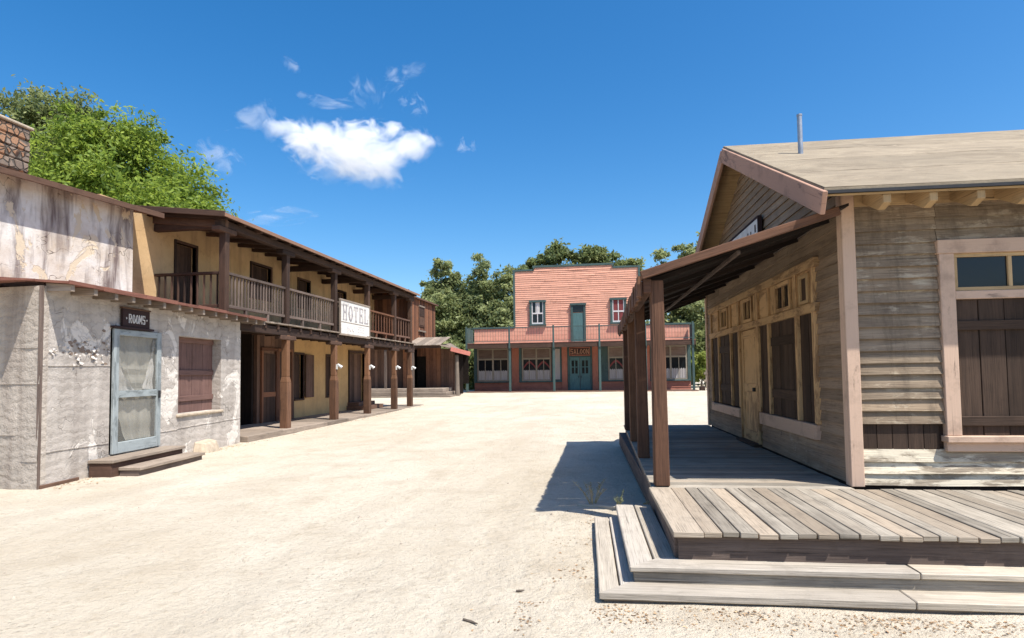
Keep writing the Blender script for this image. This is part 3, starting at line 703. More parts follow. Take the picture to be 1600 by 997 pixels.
# roof with rafter tails and a rusty sheet edge
m = MB(); ov = .40
m.slab([(-.02, -ov, 3.035), (6.36, -ov, 3.035), (6.36, 2.6, 3.28), (-.02, 2.6, 3.28)], .035)
roof = m.build('roof', 'rust', annex)
m = MB()
q0 = P(0, 3.03, .42); q1 = P(5.2, 3.03, .42)
m.slab([(q1[0], q1[1], 3.033), (q0[0] - .0, q0[1], 3.033), (-.024, .1, 3.08), (P(5.2, 0, -.5)[0], P(5.2, 0, -.5)[1], 3.1)], .03)
m.build('side_eave', 'rust', roof)
m = MB()
x = -.02
while x < 6.36:
    e = min(x + R.uniform(.7, 1.1), 6.36); m.box(x, e - .005, -ov - .018 - R.random() * .006, -ov - .002, 2.985 + R.uniform(-.006, .006), 3.045 + R.uniform(-.008, .008)); x = e
m.build('sheet_edge', 'rust', roof, .003)
for x in [.05, .52, .98, 1.40, 1.82, 2.25, 2.72, 3.12, 3.55, 4.02, 4.45, 4.9, 5.4, 5.85, 6.28]:
    h_ = R.uniform(.095, .125); m = MB(); m.prism([(x, -ov + .01, 2.995), (x, -ov + .01, 2.995 - h_), (x, .0, 2.90), (x, .0, 3.03)], (0, 0, 0), (.075, 0, 0)); m.build('rafter', 'edge', roof, .004)
# ROOMS sign
def annex_pt(x, y, z): return Matrix.Translation(AX) @ Matrix.Rotation(AA, 4, 'Z') @ Vector((x, y, z))
sg = thing('rooms_sign', 'dark board sign reading ROOMS above the grey screen door', 'sign', annex_pt(1.99, -.02, 2.66), AA)
one('board', 'signdark', sg, (-.36, .36, -.045, 0, -.155, .155), bevel=.005)
one('frame', 'dark', sg, (-.38, .38, -.055, -.002, .156, .185), (-.38, .38, -.055, -.002, -.185, -.156), bevel=.004)
lettering('-ROOMS-', .62, .16, lambda u, v, o: (u, -.0455 - o, v - .01)).build('lettering', 'letwhite', sg)
# doorstep
ds = thing('doorstep', 'two brown plank steps below the grey screen door', 'steps', annex_pt(.90, -.02, 0), AA)
one('upper_tread', 'edge', ds, (.02, 2.02, -.42, 0, .235, .285), bevel=.006)
one('upper_riser', 'plankbrown', ds, (.04, 1.98, -.38, -.01, -.05, .23), bevel=.006)
one('lower_tread', 'edge', ds, (.20, 2.10, -.76, -.385, .095, .145), bevel=.006)
one('lower_riser', 'rail', ds, (.22, 2.06, -.72, -.39, -.05, .09), bevel=.006)
m = MB(); p = annex_pt(4.45, -.22, 0)
m.hexa([annex_pt(*q) for q in ((3.92, -.32, -.05), (4.46, -.32, -.05), (3.86, .0, -.05), (4.54, .0, -.05), (4.00, -.22, .20), (4.36, -.26, .24), (3.95, .0, .24), (4.46, .0, .26))])
tag(m.build('adobe_block', 'concrete', None, .02), 'sandy broken block at the foot of the wall under the boarded window', 'block')

# ================================================================== HOTEL (left)
HO = (-8.8, 13.0, 0.0)
hotel = thing('hotel', 'two storey brown hotel with a long balcony over a porch and a stained plaster end', 'hotel', HO)
o_ = HO
XB, XF = -10.6, -8.8
UP = [13.05, 15.85, 18.95, 21.80, 24.75, 26.90]
LP = [15.87, 18.95, 21.80, 24.75, 26.85]
FZ = 3.05
# place for walls along Y facing +X: local (x=Y, y=-X)
wy = lambda x, y, z: (-y, x, z)
# plaster wing wall above the annex
wa, wb = Vector((-11.05, 6.0)), Vector((-10.12, 11.78)); wd = (wb - wa).normalized(); wn = Vector((wd.y, -wd.x))
wp = lambda x, y, z: (wa.x + wd.x * x - wn.x * y, wa.y + wd.y * x - wn.y * y, z)
WL = (wb - wa).length
m = MB(o_); m.wall(-2, WL, 2.9, 5.36, 0, .3, [], wp); m.face([(wb.x, wb.y, 2.9), (-11.5, 12.2, 2.9), (-11.5, 12.2, 5.4), (wb.x, wb.y, 5.4)], [(0, 0), (1, 0), (1, 2.5), (0, 2.5)], .5)
m.build('wing_wall', 'plaster', hotel)
m = MB(o_)
e0, e1 = wp(-2, -.36, 5.27), wp(WL + .45, -.36, 5.27); i0, i1 = wp(-2, 3.4, 6.05), wp(WL + .45, 3.4, 6.05)
m.slab([e0, e1, i1, i0], .07); m.build('wing_roof', 'plankbrown', hotel)
m = MB(o_); m.beam(wp(-2, -.37, 5.215), wp(WL + .45, -.37, 5.215), .03, .11); m.build('wing_fascia', 'dark', hotel, .004)
# upper and lower street walls
UW = [(13.75, 14.5, FZ, 5.0), (17.05, 18.15, 4.05, 5.05), (19.95, 20.75, 4.05, 5.0), (23.0, 23.9, FZ, 5.0)]
m = MB(o_); m.wall(11.4, 27.28, FZ + .005, 5.55, -XB, .3, UW, wy); m.build('upper_wall', 'yellow_up', hotel)
LWH = [(19.63, 20.3, .80, 2.35), (22.15, 22.75, .80, 2.35), (24.25, 25.9, .30, 2.55)]
m = MB(o_); m.wall(19.6, 26.3, -.1, 2.93, -XB, .3, LWH, wy); m.build('lower_wall', 'yellow', hotel)
m = MB(o_)
y = 17.3
while y < 19.58:
    e = min(y + R.uniform(.16, .24), 19.58); m.box(XB - .05, XB + .06 + R.random() * .015, y, e - .008, .1, 2.93); y = e
m.build('plank_wall', 'plankbrown', hotel, .004)
m = MB(o_); m.box(XB - .6, XB - .5, 13.7, 17.3, .1, 2.93); m.box(XB - .5, XB - .051, 17.2, 17.29, .1, 2.93); m.build('porch_recess', 'shade_brown', hotel)  # recess boards coloured near-black so the shade of the opening is in the colour
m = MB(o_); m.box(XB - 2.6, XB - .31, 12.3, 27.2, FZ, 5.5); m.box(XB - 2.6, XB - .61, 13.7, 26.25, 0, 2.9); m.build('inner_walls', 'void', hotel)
# doors, windows, shutters
def boards(m, x0, x1, y0, y1, z0, z1, w=.16):
    y = y0
    while y < y1 - .02:
        e = min(y + R.uniform(w * .85, w * 1.2), y1); m.box(x0, x1 + R.random() * .008, y, e - .006, z0, z1); y = e
for (a, b, c, d) in (UW[0], UW[3]):
    m = MB(o_); boards(m, XB - .17, XB - .13, a, b, c + .01, d); dr = m.build('upper_door', 'dark', hotel, .003)
    one('frame', 'dark', dr, (XB - .1, XB + .03, a - .07, a, c + .01, d + .07), (XB - .1, XB + .03, b, b + .07, c + .01, d + .07), (XB - .1, XB + .03, a, b, d, d + .07), off=o_, bevel=.004)
for (a, b, c, d) in UW[1:3] + LWH[:2]:
    m = MB(o_); boards(m, XB - .16, XB - .12, a, b, c, d); wn_ = m.build('window_shutter', 'dark', hotel, .003)
    one('frame', 'dark', wn_, (XB - .1, XB + .035, a - .07, a, c - .06, d + .07), (XB - .1, XB + .035, b, b + .07, c - .06, d + .07), (XB - .1, XB + .035, a, b, d, d + .07), (XB - .1, XB + .06, a, b, c - .06, c), off=o_, bevel=.004)
m = MB(o_); boards(m, XB + .06, XB + .10, 20.36, 20.95, .82, 2.35); m.build('open_shutter', 'plankbrown', hotel, .003)
for a, b in ((17.55, 18.3), (18.5, 19.25)):
    m = MB(o_); boards(m, XB + .075, XB + .10, a, b, .15, 2.3, .2); dr = m.build('porch_door', 'dark', hotel, .003)
    one('frame', 'plankred', dr, (XB + .07, XB + .14, a - .09, a - .005, .15, 2.4), (XB + .07, XB + .14, b + .005, b + .09, .15, 2.4), (XB + .07, XB + .14, a - .09, b + .09, 2.405, 2.5), (XB + .101, XB + .125, a + .01, b - .01, .95, 1.1), off=o_, bevel=.004)
m = MB(o_); boards(m, XB - .2, XB - .15, 24.27, 25.88, .32, 2.53, .3); dr = m.build('porch_door', 'plankbrown', hotel, .003)
one('frame', 'dark', dr, (XB - .1, XB + .05, 24.17, 24.25, .3, 2.65), (XB - .1, XB + .05, 25.9, 25.98, .3, 2.65), (XB - .1, XB + .05, 24.25, 25.9, 2.55, 2.65), off=o_, bevel=.004)
one('door_step', 'plankbrown', hotel, (XB + .0, XB + .85, 24.0, 26.0, .15, .32), (XB + .0, XB + .5, 24.1, 25.9, .32, .46), off=o_, bevel=.008)
# floors
m = MB(o_); y = 13.72
while y < 28.3:
    w = R.uniform(.9, 1.7); e = min(y + w, 28.3); m.box(XB - .1 if y < 26.3 else -10.2, XF + .22 + R.uniform(-.015, .015), y, e - .01, -.08, .15 + R.uniform(-.004, .004)); y = e
m.build('porch_floor', 'edge', hotel, .012)
m = MB(o_); y = 12.95
while y < 27.3:
    w = R.uniform(.14, .2); e = min(y + w, 27.3); m.box(XB - .0, XF + .16 + R.uniform(-.02, .02), y, e - .006, FZ - .055, FZ - .015 + R.uniform(-.003, .003)); y = e
m.build('balcony_floor', 'edge', hotel, .003)
m = MB(o_); m.beam((XF, 13.6, 2.83), (XF, 27.35, 2.83), .17, .22); m.box(XB - .0, XF - .09, 27.14, 27.28, 2.76, 2.99); m.build('balcony_beam', 'dark', hotel, .01)
m = MB(o_); y = 14.0
while y < 27.2:
    m.box(XB, XF + .12, y, y + .09, 2.86, 2.992); y += .62
m.build('joists', 'dark', hotel, .004)
# posts
for y in UP:
    m = MB(o_); m.beam((XF, y, FZ - .02), (XF, y, 5.10), .17, .17, up=(0, 1, 0)); p = m.build('balcony_post', 'dark', hotel, .012)
    m = MB(o_); m.box(XF - .11, XF + .11, y - .34, y + .34, 4.98, 5.105); m.build('bracket', 'dark', p, .02)
for y in LP:
    m = MB(o_); w = .114
    m.box(XF - w, XF + w, y - w, y + w, .0, 1.42); w2 = .086
    m.hexa([(XF + (w if k & 1 else -w) * (1 if not k & 4 else w2 / w), y + (w if k & 2 else -w) * (1 if not k & 4 else w2 / w), 1.585 if k & 4 else 1.42) for k in range(8)], .5, 2)
    m.box(XF - w2, XF + w2, y - w2, y + w2, 1.585, 2.75)
    p = m.build('porch_post', 'rust_post', hotel, .012)
    m = MB(o_); m.box(XF - .10, XF + .10, y - .42, y + .42, 2.60, 2.725); m.build('bracket', 'dark', p, .02)
# railings
def railing(a, b, mat='rail', step_=.135, top=4.05, bot=3.27):
    m = MB(o_); a, b = Vector(a), Vector(b); L = (b - a).length; d = (b - a) / L; n = int(L / step_)
    m.beam(a + Vector((0, 0, top)), b + Vector((0, 0, top)), .10, .06); m.beam(a + Vector((0, 0, bot)), b + Vector((0, 0, bot)), .07, .07)
    for k in range(n):
        p = a + d * (L * (k + .5) / n); tl = R.uniform(-.012, .012)
        m.beam(p + Vector((0, 0, bot + .036)), p + Vector((0, tl, top - .031)), .045, .03, up=(1, 0, 0))
    for t in (.3, .68):
        p = a + d * L * t; m.beam(p + Vector((0, 0, FZ - .02)), p + Vector((0, 0, bot - .036)), .08, .06, up=(1, 0, 0))
    return m.build('railing', mat, hotel, .004)
railing((XF, UP[0] + .09, 0), (XF, UP[1] - .09, 0)); railing((XF, UP[1] + .09, 0), (XF, UP[2] - .09, 0), step_=.15)
railing((XF, UP[2] + .09, 0), (XF, UP[3] - .09, 0)); railing((XF, UP[3] + .09, 0), (XF, UP[4] - .09, 0), 'plankred', .3); railing((XF, UP[4] + .09, 0), (XF, UP[5] - .09, 0), 'plankbrown', .3)
railing((XF - .09, UP[0], 0), (-10.58, UP[0], 0), 'dark', .165)
# end wall of planks at the far end of the balcony
m = MB(o_); x = XB
while x < XF - .1:
    e = min(x + R.uniform(.16, .26), XF - .1); m.box(x, e - .008, 27.12 - R.random() * .012, 27.2, FZ - .01, 5.56); x = e
m.build('end_wall', 'plankred', hotel, .004)
# roof: eave board, beam, tie beams, deck
m = MB(o_); m.beam((XF, 12.8, 5.19), (XF, 27.3, 5.17), .18, .17); m.build('eave_beam', 'dark', hotel, .012)
for y in UP[:1] + UP[2:]:
    m = MB(o_); m.box(XB + .002, XF - .09, y - .08, y + .08, 5.10, 5.27); m.build('tie_beam', 'dark', hotel, .01)
m = MB(o_)
y = 12.62
while y < 27.45:
    e = min(y + .2, 27.45); dz = R.uniform(-.006, .006)
    m.slab([(XF + .30 + R.uniform(-.025, .02), y, 5.345 + dz), (XF + .30, e - .006, 5.345 + dz), (-12.6, e - .006, 5.83), (-12.6, y, 5.83)][::-1], .035); y = e
roof = m.build('balcony_roof', 'dark', hotel, .003)
m = MB(o_); m.slab([(-12.6, 12.62, 5.84), (-12.6, 27.45, 5.84), (-15.5, 27.45, 5.2), (-15.5, 12.62, 5.2)], .05); m.build('back_slope', 'plankbrown', roof)
y = 12.75
while y < 27.4:
    m = MB(o_); m.prism([(XF + .24, y, 5.30), (XF + .24, y, 5.235), (XB, y, 5.42), (XB, y, 5.52)], (0, 0, 0), (0, .08, 0)); m.build('rafter', 'dark', roof); y += .72
m = MB(o_); m.beam((XF + .305, 12.6, 5.31), (XF + .305, 27.45, 5.30), .025, .09, r=.95); m.build('fascia', 'plankbrown', roof, .004)
m = MB(o_); m.beam((XF + .31, 12.60, 5.32), (-11.0, 12.60, 5.60), .05, .13); m.build('verge_board', 'dark', roof, .006)
m = MB(o_); m.beam((XF + .1, 13.0, 5.18), (-10.7, 13.0, 5.40), .12, .20); m.build('end_truss', 'dark', hotel, .01)
m = MB(o_); m.cyl((-11.6, 27.0, 5.5), (-11.6, 27.0, 6.35), .14, n=12); m.cyl((-11.6, 27.0, 6.35), (-11.6, 27.0, 6.42), .22, n=12); m.build('stove_pipe', 'black', roof)
# stone chimney
m = MB(o_); cx0, cx1, cy0, cy1 = -13.1, -12.2, 10.35, 11.25
for k in range(7):
    z0, z1 = 5.3 + k * .24, 5.3 + (k + 1) * .24; w = R.uniform(-.02, .025)
    m.box(cx0 - w, cx1 + w, cy0 - w, cy1 + w, z0, z1, j=.012)
ch = m.build('chimney', 'stone', hotel, .03)
one('cap', 'concrete', ch, (cx0 - .06, cx1 + .06, cy0 - .06, cy1 + .06, 6.982, 7.05), off=o_, bevel=.02)
one('flue', 'concrete', ch, (cx0 + .02, cx0 + .42, cy0 + .25, cy1 - .3, 7.051, 7.35), off=o_, bevel=.03)
# HOTEL sign
sg = thing('hotel_sign', 'large white board sign reading HOTEL on the balcony rail', 'sign', (XF + .13, 20.33, 3.55), math.pi / 2)
one('board', 'signwhite', sg, (-1.24, 1.24, -.045, 0, -.55, .55), bevel=.004)
m = MB()
for q in ((-1.30, 1.30, -.06, .0, .552, .61), (-1.30, 1.30, -.06, 0, -.61, -.552), (-1.30, -1.242, -.06, 0, -.55, .55), (1.242, 1.30, -.06, 0, -.55, .55), (-1.2, 1.2, -.052, -.046, -.17, -.145)): m.box(*q)
m.build('frame', 'edge', sg, .006)
lettering('HOTEL', 2.2, .54, lambda u, v, o: (u, -.0455 - o, v + .18), .3).build('lettering', 'letgrey', sg)
lettering('MCC.BEE.', 1.75, .20, lambda u, v, o: (u + .1, -.0455 - o, v - .33), .35).build('small_lettering', 'letpale', sg)
# porch lamps
def lamp(y, label):
    t = thing('porch_lamp', label, 'lamp', (XF + .10, y, 1.86), 0, 'white porch lamps on the hotel posts')
    m = MB(); m.box(-.012, .02, -.05, .05, -.06, .10); m.cyl((.01, 0, .02), (.10, .03, .05), .018, n=8); m.build('bracket', 'white', t)
    m = MB(); m.cyl((.06, .02, .07), (.15, .045, -.005), .04, .062, n=14); m.cyl((.02, .012, .10), (.06, .02, .07), .035, .045, n=14); m.build('lamp_head', 'white', t)
for y, w in ((18.95, 'white lamp on the hotel porch post below the left end of the hotel sign'), (21.8, 'white lamp on the hotel porch post below the right end of the hotel sign'), (24.75, 'white lamp on the second to last hotel porch post'), (26.85, 'white lamp on the last hotel porch post')): lamp(y, w)

# ================================================================== FAR SHED (behind the hotel)
SH = (-12.0, 37.3, .22); sh = thing('plank_house', 'dark brown plank house with a low porch beyond the hotel', 'house', SH); o_ = SH; gzS = .2
m = MB(o_); boards(m, -12.08, -12.0, 37.3, 42.5, 3.2, 6.5, .25); m.build('street_wall', 'plankred', sh, .004)
def boards_x(m, x0, x1, y0, y1, z0, z1, w=.22):
    x = x0
    while x < x1 - .02:
        e = min(x + R.uniform(w * .8, w * 1.25), x1); m.box(x, e - .008, y0 - R.random() * .012, y1, z0, z1); x = e
m = MB(o_); boards_x(m, -17.0, -12.09, 37.3, 37.38, .2, 6.5); m.build('front_wall', 'plankbrown', sh, .004)
m = MB(o_); m.box(-17, -12.1, 37.4, 42.5, .2, 6.4); m.build('inner_walls', 'void', sh)
m = MB(o_); m.slab([(-17.2, 37.1, 6.58), (-11.8, 37.1, 6.58), (-11.8, 42.7, 6.6), (-17.2, 42.7, 6.6)], .09); m.build('roof', 'plankbrown', sh)
m = MB(o_); m.box(-11.999, -11.95, 38.5, 39.7, 4.75, 6.05); w = m.build('window', 'plankbrown', sh, .01)
one('sash', 'dark', w, (-11.949, -11.93, 38.6, 39.6, 4.85, 5.4), (-11.949, -11.93, 38.6, 39.6, 5.45, 5.95), off=o_); one('sill', 'edge', w, (-11.999, -11.88, 38.4, 39.8, 4.4, 4.5), (-11.999, -11.9, 38.5, 39.7, 6.05, 6.15), off=o_)
# low extension
m = MB(o_); boards_x(m, -12.6, -11.9, 37.1, 37.18, .2, 3.6); boards_x(m, -11.3, -10.3, 37.8, 37.88, .2, 3.5); boards_x(m, -11.9, -11.3, 37.8, 37.88, 2.75, 3.6); m.build('extension_wall', 'plankred', sh, .004)
m = MB(o_); boards_x(m, -10.3, -9.42, 37.8, 37.88, .2, 3.2, .16); m.build('plank_door', 'plankbrown', sh, .004)
one('dark_doorway', 'void', sh, (-11.95, -11.25, 37.95, 38.0, .2, 2.8), off=o_); one('gap_shade_slab', 'void', sh, (-10.3, -9.35, 41.5, 41.6, .9, 3.0), off=o_)  # near-black sheets: colour stands in for shade in the doorway and side gap
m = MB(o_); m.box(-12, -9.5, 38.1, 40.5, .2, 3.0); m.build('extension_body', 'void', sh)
m = MB(o_)
for k in range(20):
    x0, x1 = -15.2 + k * .27, -15.2 + (k + 1) * .27 - .012
    m.slab([(x0, 35.7, 3.38), (x1, 35.7, 3.38), (x1, 38.4, 4.0), (x0, 38.4, 4.0)], .04)
pr = m.build('porch_roof', 'edge', sh, .004)
m = MB(o_); m.slab([(-9.8, 35.7, 3.375), (-8.5, 37.0, 2.98), (-9.4, 41.5, 2.98), (-10.6, 41.5, 3.75)], .06); m.build('side_roof', 'edge', pr)
m = MB(o_); m.slab([(-9.25, 36.18, 3.19), (-8.25, 37.1, 2.87), (-8.45, 38.2, 2.87), (-9.3, 38.2, 3.2)], .03)
m.beam((-9.25, 36.17, 3.12), (-8.24, 37.09, 2.83), .03, .26); m.build('red_sheet', 'redsheet', pr)
m = MB(o_); m.beam((-15.2, 35.85, 3.26), (-9.8, 35.85, 3.26), .12, .14); m.build('porch_beam', 'dark', sh)
for x in (-13.3, -11.55, -14.8):
    m = MB(o_); m.box(x - .07, x + .07, 35.8, 35.94, .5, 3.2); m.build('porch_post', 'rail', sh, .01)
m = MB(o_)
for z0, z1, y0, x1 in ((.1, .32, 35.0, -9.0), (.32, .52, 35.3, -9.3), (.52, .74, 35.6, -9.6)):
    m.box(-15.2, x1, y0, 37.79, z0, z1)
m.build('porch_steps', 'edge', sh, .02)
m = MB(); m.cyl((-8.95, 36.6, .1), (-9.05, 36.9, 2.75), .15, .11, n=9); tag(m.build('leaning_log', 'bark'), 'pale upright log standing beside the plank house steps', 'log')

# ================================================================== SALOON (end of the street)
S0 = (-1.85, 44.0, .26); sal = thing('saloon', 'salmon pink false front saloon with dark green trim and a balcony', 'saloon', S0); o_ = S0
YW, YP = 44.0, 42.0
x0, x1, ux0, ux1 = -9.45, 5.98, -6.42, 2.59
m = MB(o_)
m.box(x0, x1, YW + .03, YW + 10, .2, 4.85); m.box(ux0, ux1, YW + .03, YW + 9, 4.85, 9.05); m.box(-4.95, .75, YW + .03, YW + .6, 9.05, 9.28)
m.build('building_body', 'pinkdark', sal)
upw = [(-5.27, -4.15, 5.1, 6.72), (.54, 1.64, 5.1, 6.72), (-2.29, -1.25, 3.7, 6.42)]
m = MB(o_)
def skip(a, b, z): return False
for lo, hi, za, zb in ((ux0, -5.27, 3.72, 9.05), (-4.15, -2.29, 3.72, 9.05), (-1.25, .54, 3.72, 9.05), (1.64, ux1, 3.72, 9.05), (-5.27, -4.15, 6.72, 9.05), (.54, 1.64, 6.72, 9.05), (-2.29, -1.25, 6.42, 9.05), (-5.27, -4.15, 3.72, 5.1), (.54, 1.64, 3.72, 5.1)):
    pass
m.lap((ux0, YW), (ux1, YW), (0, -1), 3.72, 4.936, .304, warp=.0, seg=.8, out=.010, piece=(5.0, 9.0))
m.lap((ux0, YW), (ux1, YW), (0, -1), 4.936, 9.02, .152, warp=.019, seg=.3, out=.030, piece=(4.0, 9.0))
m.lap((-4.95, YW), (.75, YW), (0, -1), 9.02, 9.26, .152, warp=.03, seg=.3, out=.035)
m.lap((x0, YW), (ux0, YW), (0, -1), 3.72, 4.83, .304, warp=.0, seg=.8, out=.010)
m.lap((ux1, YW), (x1, YW), (0, -1), 3.72, 4.83, .304, warp=.0, seg=.8, out=.010)
m.build('salmon_siding', 'pink', sal)
m = MB(o_)
m.lap((x0, YW), (-2.55, YW), (0, -1), .3, .92, .152, warp=.01, out=.03); m.lap((-.75, YW), (x1, YW), (0, -1), .3, .92, .152, warp=.01, out=.03)
for a, b in ((-6.66, -6.14), (-3.0, -2.62), (-.82, -.42), (2.72, 3.2)): m.box(a, b, YW - .10, YW, .3 if a < -4 or a > 1 else .3, 3.42)
m.build('lower_panelling', 'pinkdark', sal)
m = MB(o_)
for q in ((ux0 - .12, -4.95, 9.03, 9.17), (.75, ux1 + .12, 9.03, 9.17), (-5.05, .85, 9.27, 9.42), (x0 - .1, ux0 - .06, 4.84, 4.98), (ux1 + .06, x1 + .1, 4.84, 4.98)): m.box(q[0], q[1], YW - .07, YW + .7, q[2], q[3])
for a, z0, z1 in ((ux0 - .07, 4.98, 9.03), (ux1 - .06, 4.98, 9.03)): m.box(a, a + .14, YW - .11, YW + .05, z0, z1)
m.box(-5.0, -4.9, YW - .12, YW + .05, 9.17, 9.27); m.box(.7, .8, YW - .12, YW + .05, 9.17, 9.27)
m.build('cornice', 'green', sal, .01)
m = MB(o_)
for a, b in ((x0 - .03, x0 + .2), (-6.13, -5.93), (-3.74, -3.02), (-2.6, -2.46), (-.98, -.84), (-.40, .28), (2.5, 2.7), (3.22, 3.5), (5.78, x1 + .03), (-6.88, -6.68)): m.box(a, b, YW - .09, YW - .001, .9 if a not in (-2.6, -.98) else .3, 3.42)
m.box(x0, x1, YW - .12, YW - .001, 3.42, 3.66)
for a, b in ((x0, -6.66), (-6.14, -3.0), (-.42, 2.72), (3.2, x1)): m.box(a, b, YW - .14, YW - .001, .90, 1.0)
m.build('green_trim', 'green', sal, .006)
def shop_window(a, b, cur='curtain', drape=False):
    f = MB(o_); n = 2; mid = (a + b) / 2; y0, y1 = YW - .07, YW - .001
    for q in ((a, a + .09, 1.0, 3.4), (b - .09, b, 1.0, 3.4), (mid - .06, mid + .06, 1.0, 3.4), (a + .09, mid - .06, 3.31, 3.4), (mid + .06, b - .09, 3.31, 3.4), (a + .09, mid - .06, 2.56, 2.68), (mid + .06, b - .09, 2.56, 2.68), (a + .09, mid - .06, 1.0, 1.09), (mid + .06, b - .09, 1.0, 1.09)): f.box(q[0], q[1], y0, y1, q[2], q[3])
    for s0, s1 in ((a, mid), (mid, b)): f.box((s0 + s1) / 2 - .025, (s0 + s1) / 2 + .025, y0 + .01, y1, 1.09, 2.56)
    w = f.build('shop_window', 'cream', sal)
    one('pane', 'glass', w, (a + .08, b - .08, YW - .03, YW - .002, 1.05, 3.36), off=o_)
    m = MB(o_); N = 30
    for s0, s1 in ((a + .1, mid - .07), (mid + .07, b - .1)):
        for k in range(N):
            u0, u1 = s0 + (s1 - s0) * k / N, s0 + (s1 - s0) * (k + 1) / N; z = 1.78 + .03 * math.sin(k * 1.3)
            yy = lambda u: YW - .045 + .008 * math.sin(u * 40)
            m.face([(u0, yy(u0), 1.1), (u1, yy(u1), 1.1), (u1, yy(u1), z), (u0, yy(u0), z)], [(0, 0)] * 4, .5)
    m.build('curtain', 'netting', w)
    if drape:
        m = MB(o_)
        for s0, s1 in ((a + .1, mid - .07), (mid + .07, b - .1)):
            for k in range(14):
                t0, t1 = k / 14, (k + 1) / 14; f_ = lambda t: 2.30 - .42 * abs(2 * t - 1) ** 1.5
                m.face([(s0 + (s1 - s0) * t0, YW - .04, f_(t0)), (s0 + (s1 - s0) * t1, YW - .04, f_(t1)), (s0 + (s1 - s0) * t1, YW - .04, f_(t1) + .16), (s0 + (s1 - s0) * t0, YW - .04, f_(t0) + .16)], [(0, 0)] * 4, .5)
        m.build('drape', 'redcloth', w)
    m = MB(o_); m.box(a + .1, mid - .07, YW - .04, YW - .031, 2.69, 3.30); m.box(mid + .07, b - .1, YW - .04, YW - .031, 2.69, 3.30); m.build('transom_blind', 'rail', w)
shop_window(-9.22, -6.9); shop_window(-5.9, -3.8, drape=True); shop_window(.30, 2.45, drape=True); shop_window(3.52, 5.75)
one('side_window', 'netting', sal, (-3.62, -3.14, YW - .10, YW - .091, 1.1, 3.3), off=o_)
# double door with SALOON over it
for a, b in ((-2.44, -1.735), (-1.705, -.99)):
    m = MB(o_); m.box(a, b, YW - .09, YW - .03, .32, 2.68); d = m.build('door', 'teal', sal, .006)
    pm = MB(o_); w = (b - a - .36) / 2
    for i_ in range(2):
        for k_ in range(2): pm.box(a + .14 + i_ * (w + .08), a + .14 + i_ * (w + .08) + w, YW - .097, YW - .088, 1.5 + k_ * .5, 1.94 + k_ * .5)
    pm.build('pane', 'glass', d); one('handle', 'black', d, ((b - .1 if a < -2 else a + .05), (b - .05 if a < -2 else a + .1), YW - .13, YW - .091, 1.2, 1.35), off=o_)
one('door_frame', 'green', sal, (-2.46, -2.441, YW - .1, YW, .3, 2.7), (-.989, -.97, YW - .1, YW, .3, 2.7), (-2.46, -.97, YW - .1, YW, 2.69, 2.76), off=o_)
sg = thing('saloon_sign', 'dark board reading SALOON in tan letters above the teal double door', 'sign', (-1.71, YW - .11, 3.08))
one('board', 'signdark', sg, (-.74, .74, -.04, 0, -.29, .30), bevel=.005)
one('frame', 'pinkdark', sg, (-.74, .74, -.055, -.041, .24, .30), (-.74, .74, -.055, -.041, -.29, -.23), (-.74, -.69, -.055, -.041, -.23, .24), (.69, .74, -.055, -.041, -.23, .24))
lettering('SALOON', 1.3, .36, lambda u, v, o: (u, -.0405 - o, v), .22).build('lettering', 'lettan', sg)
# upper windows and door
for k, (a, b, c, d) in enumerate(upw):
    f = MB(o_); y0, y1 = YW - .15, YW - .02
    f.box(a - .02, a + .14, y0, y1, c - .05, d + .05); f.box(b - .14, b + .02, y0, y1, c - .05, d + .05); f.box(a - .06, b + .06, y0 - .05, y1, d, d + .13)
    if k < 2:
        f.box(a - .06, b + .06, y0 - .05, y1, c - .1, c + .03); w = f.build('upper_window', 'green', sal, .008)
        q = MB(o_); mx, mz = (a + b) / 2, (c + d) / 2
        q.box(mx - .03, mx + .03, YW - .12, YW - .05, c + .03, d); q.box(a + .14, b - .14, YW - .125, YW - .05, mz - .05, mz + .05)
        for t in ((a + .14, a + .20), (b - .20, b - .14)): q.box(t[0], t[1], YW - .12, YW - .05, c + .03, d)
        q.box(a + .14, b - .14, YW - .122, YW - .05, c + .03, c + .14)
        q.build('sash', 'letpale', w); one('pane', 'glass', w, (a + .14, b - .14, YW - .09, YW - .06, c + .03, d), off=o_)
        if k == 1: one('drape', 'redcloth', w, (a + .22, a + .5, YW - .10, YW - .091, c + .15, d), (b - .5, b - .22, YW - .10, YW - .091, c + .15, d), off=o_)
        else: one('drape', 'curtain', w, (a + .42, a + .55, YW - .10, YW - .091, mz, d), (a + .6, a + .72, YW - .10, YW - .091, mz, d), off=o_)
    else:
        w = f.build('balcony_door', 'green', sal, .008)
        one('door_panel', 'teal', w, (a + .14, b - .14, YW - .10, YW - .05, c, d - .55), (a + .14, b - .14, YW - .11, YW - .101, c + .1, c + .9), off=o_); one('transom_pane', 'glass', w, (a + .14, b - .14, YW - .10, YW - .05, d - .5, d), off=o_)
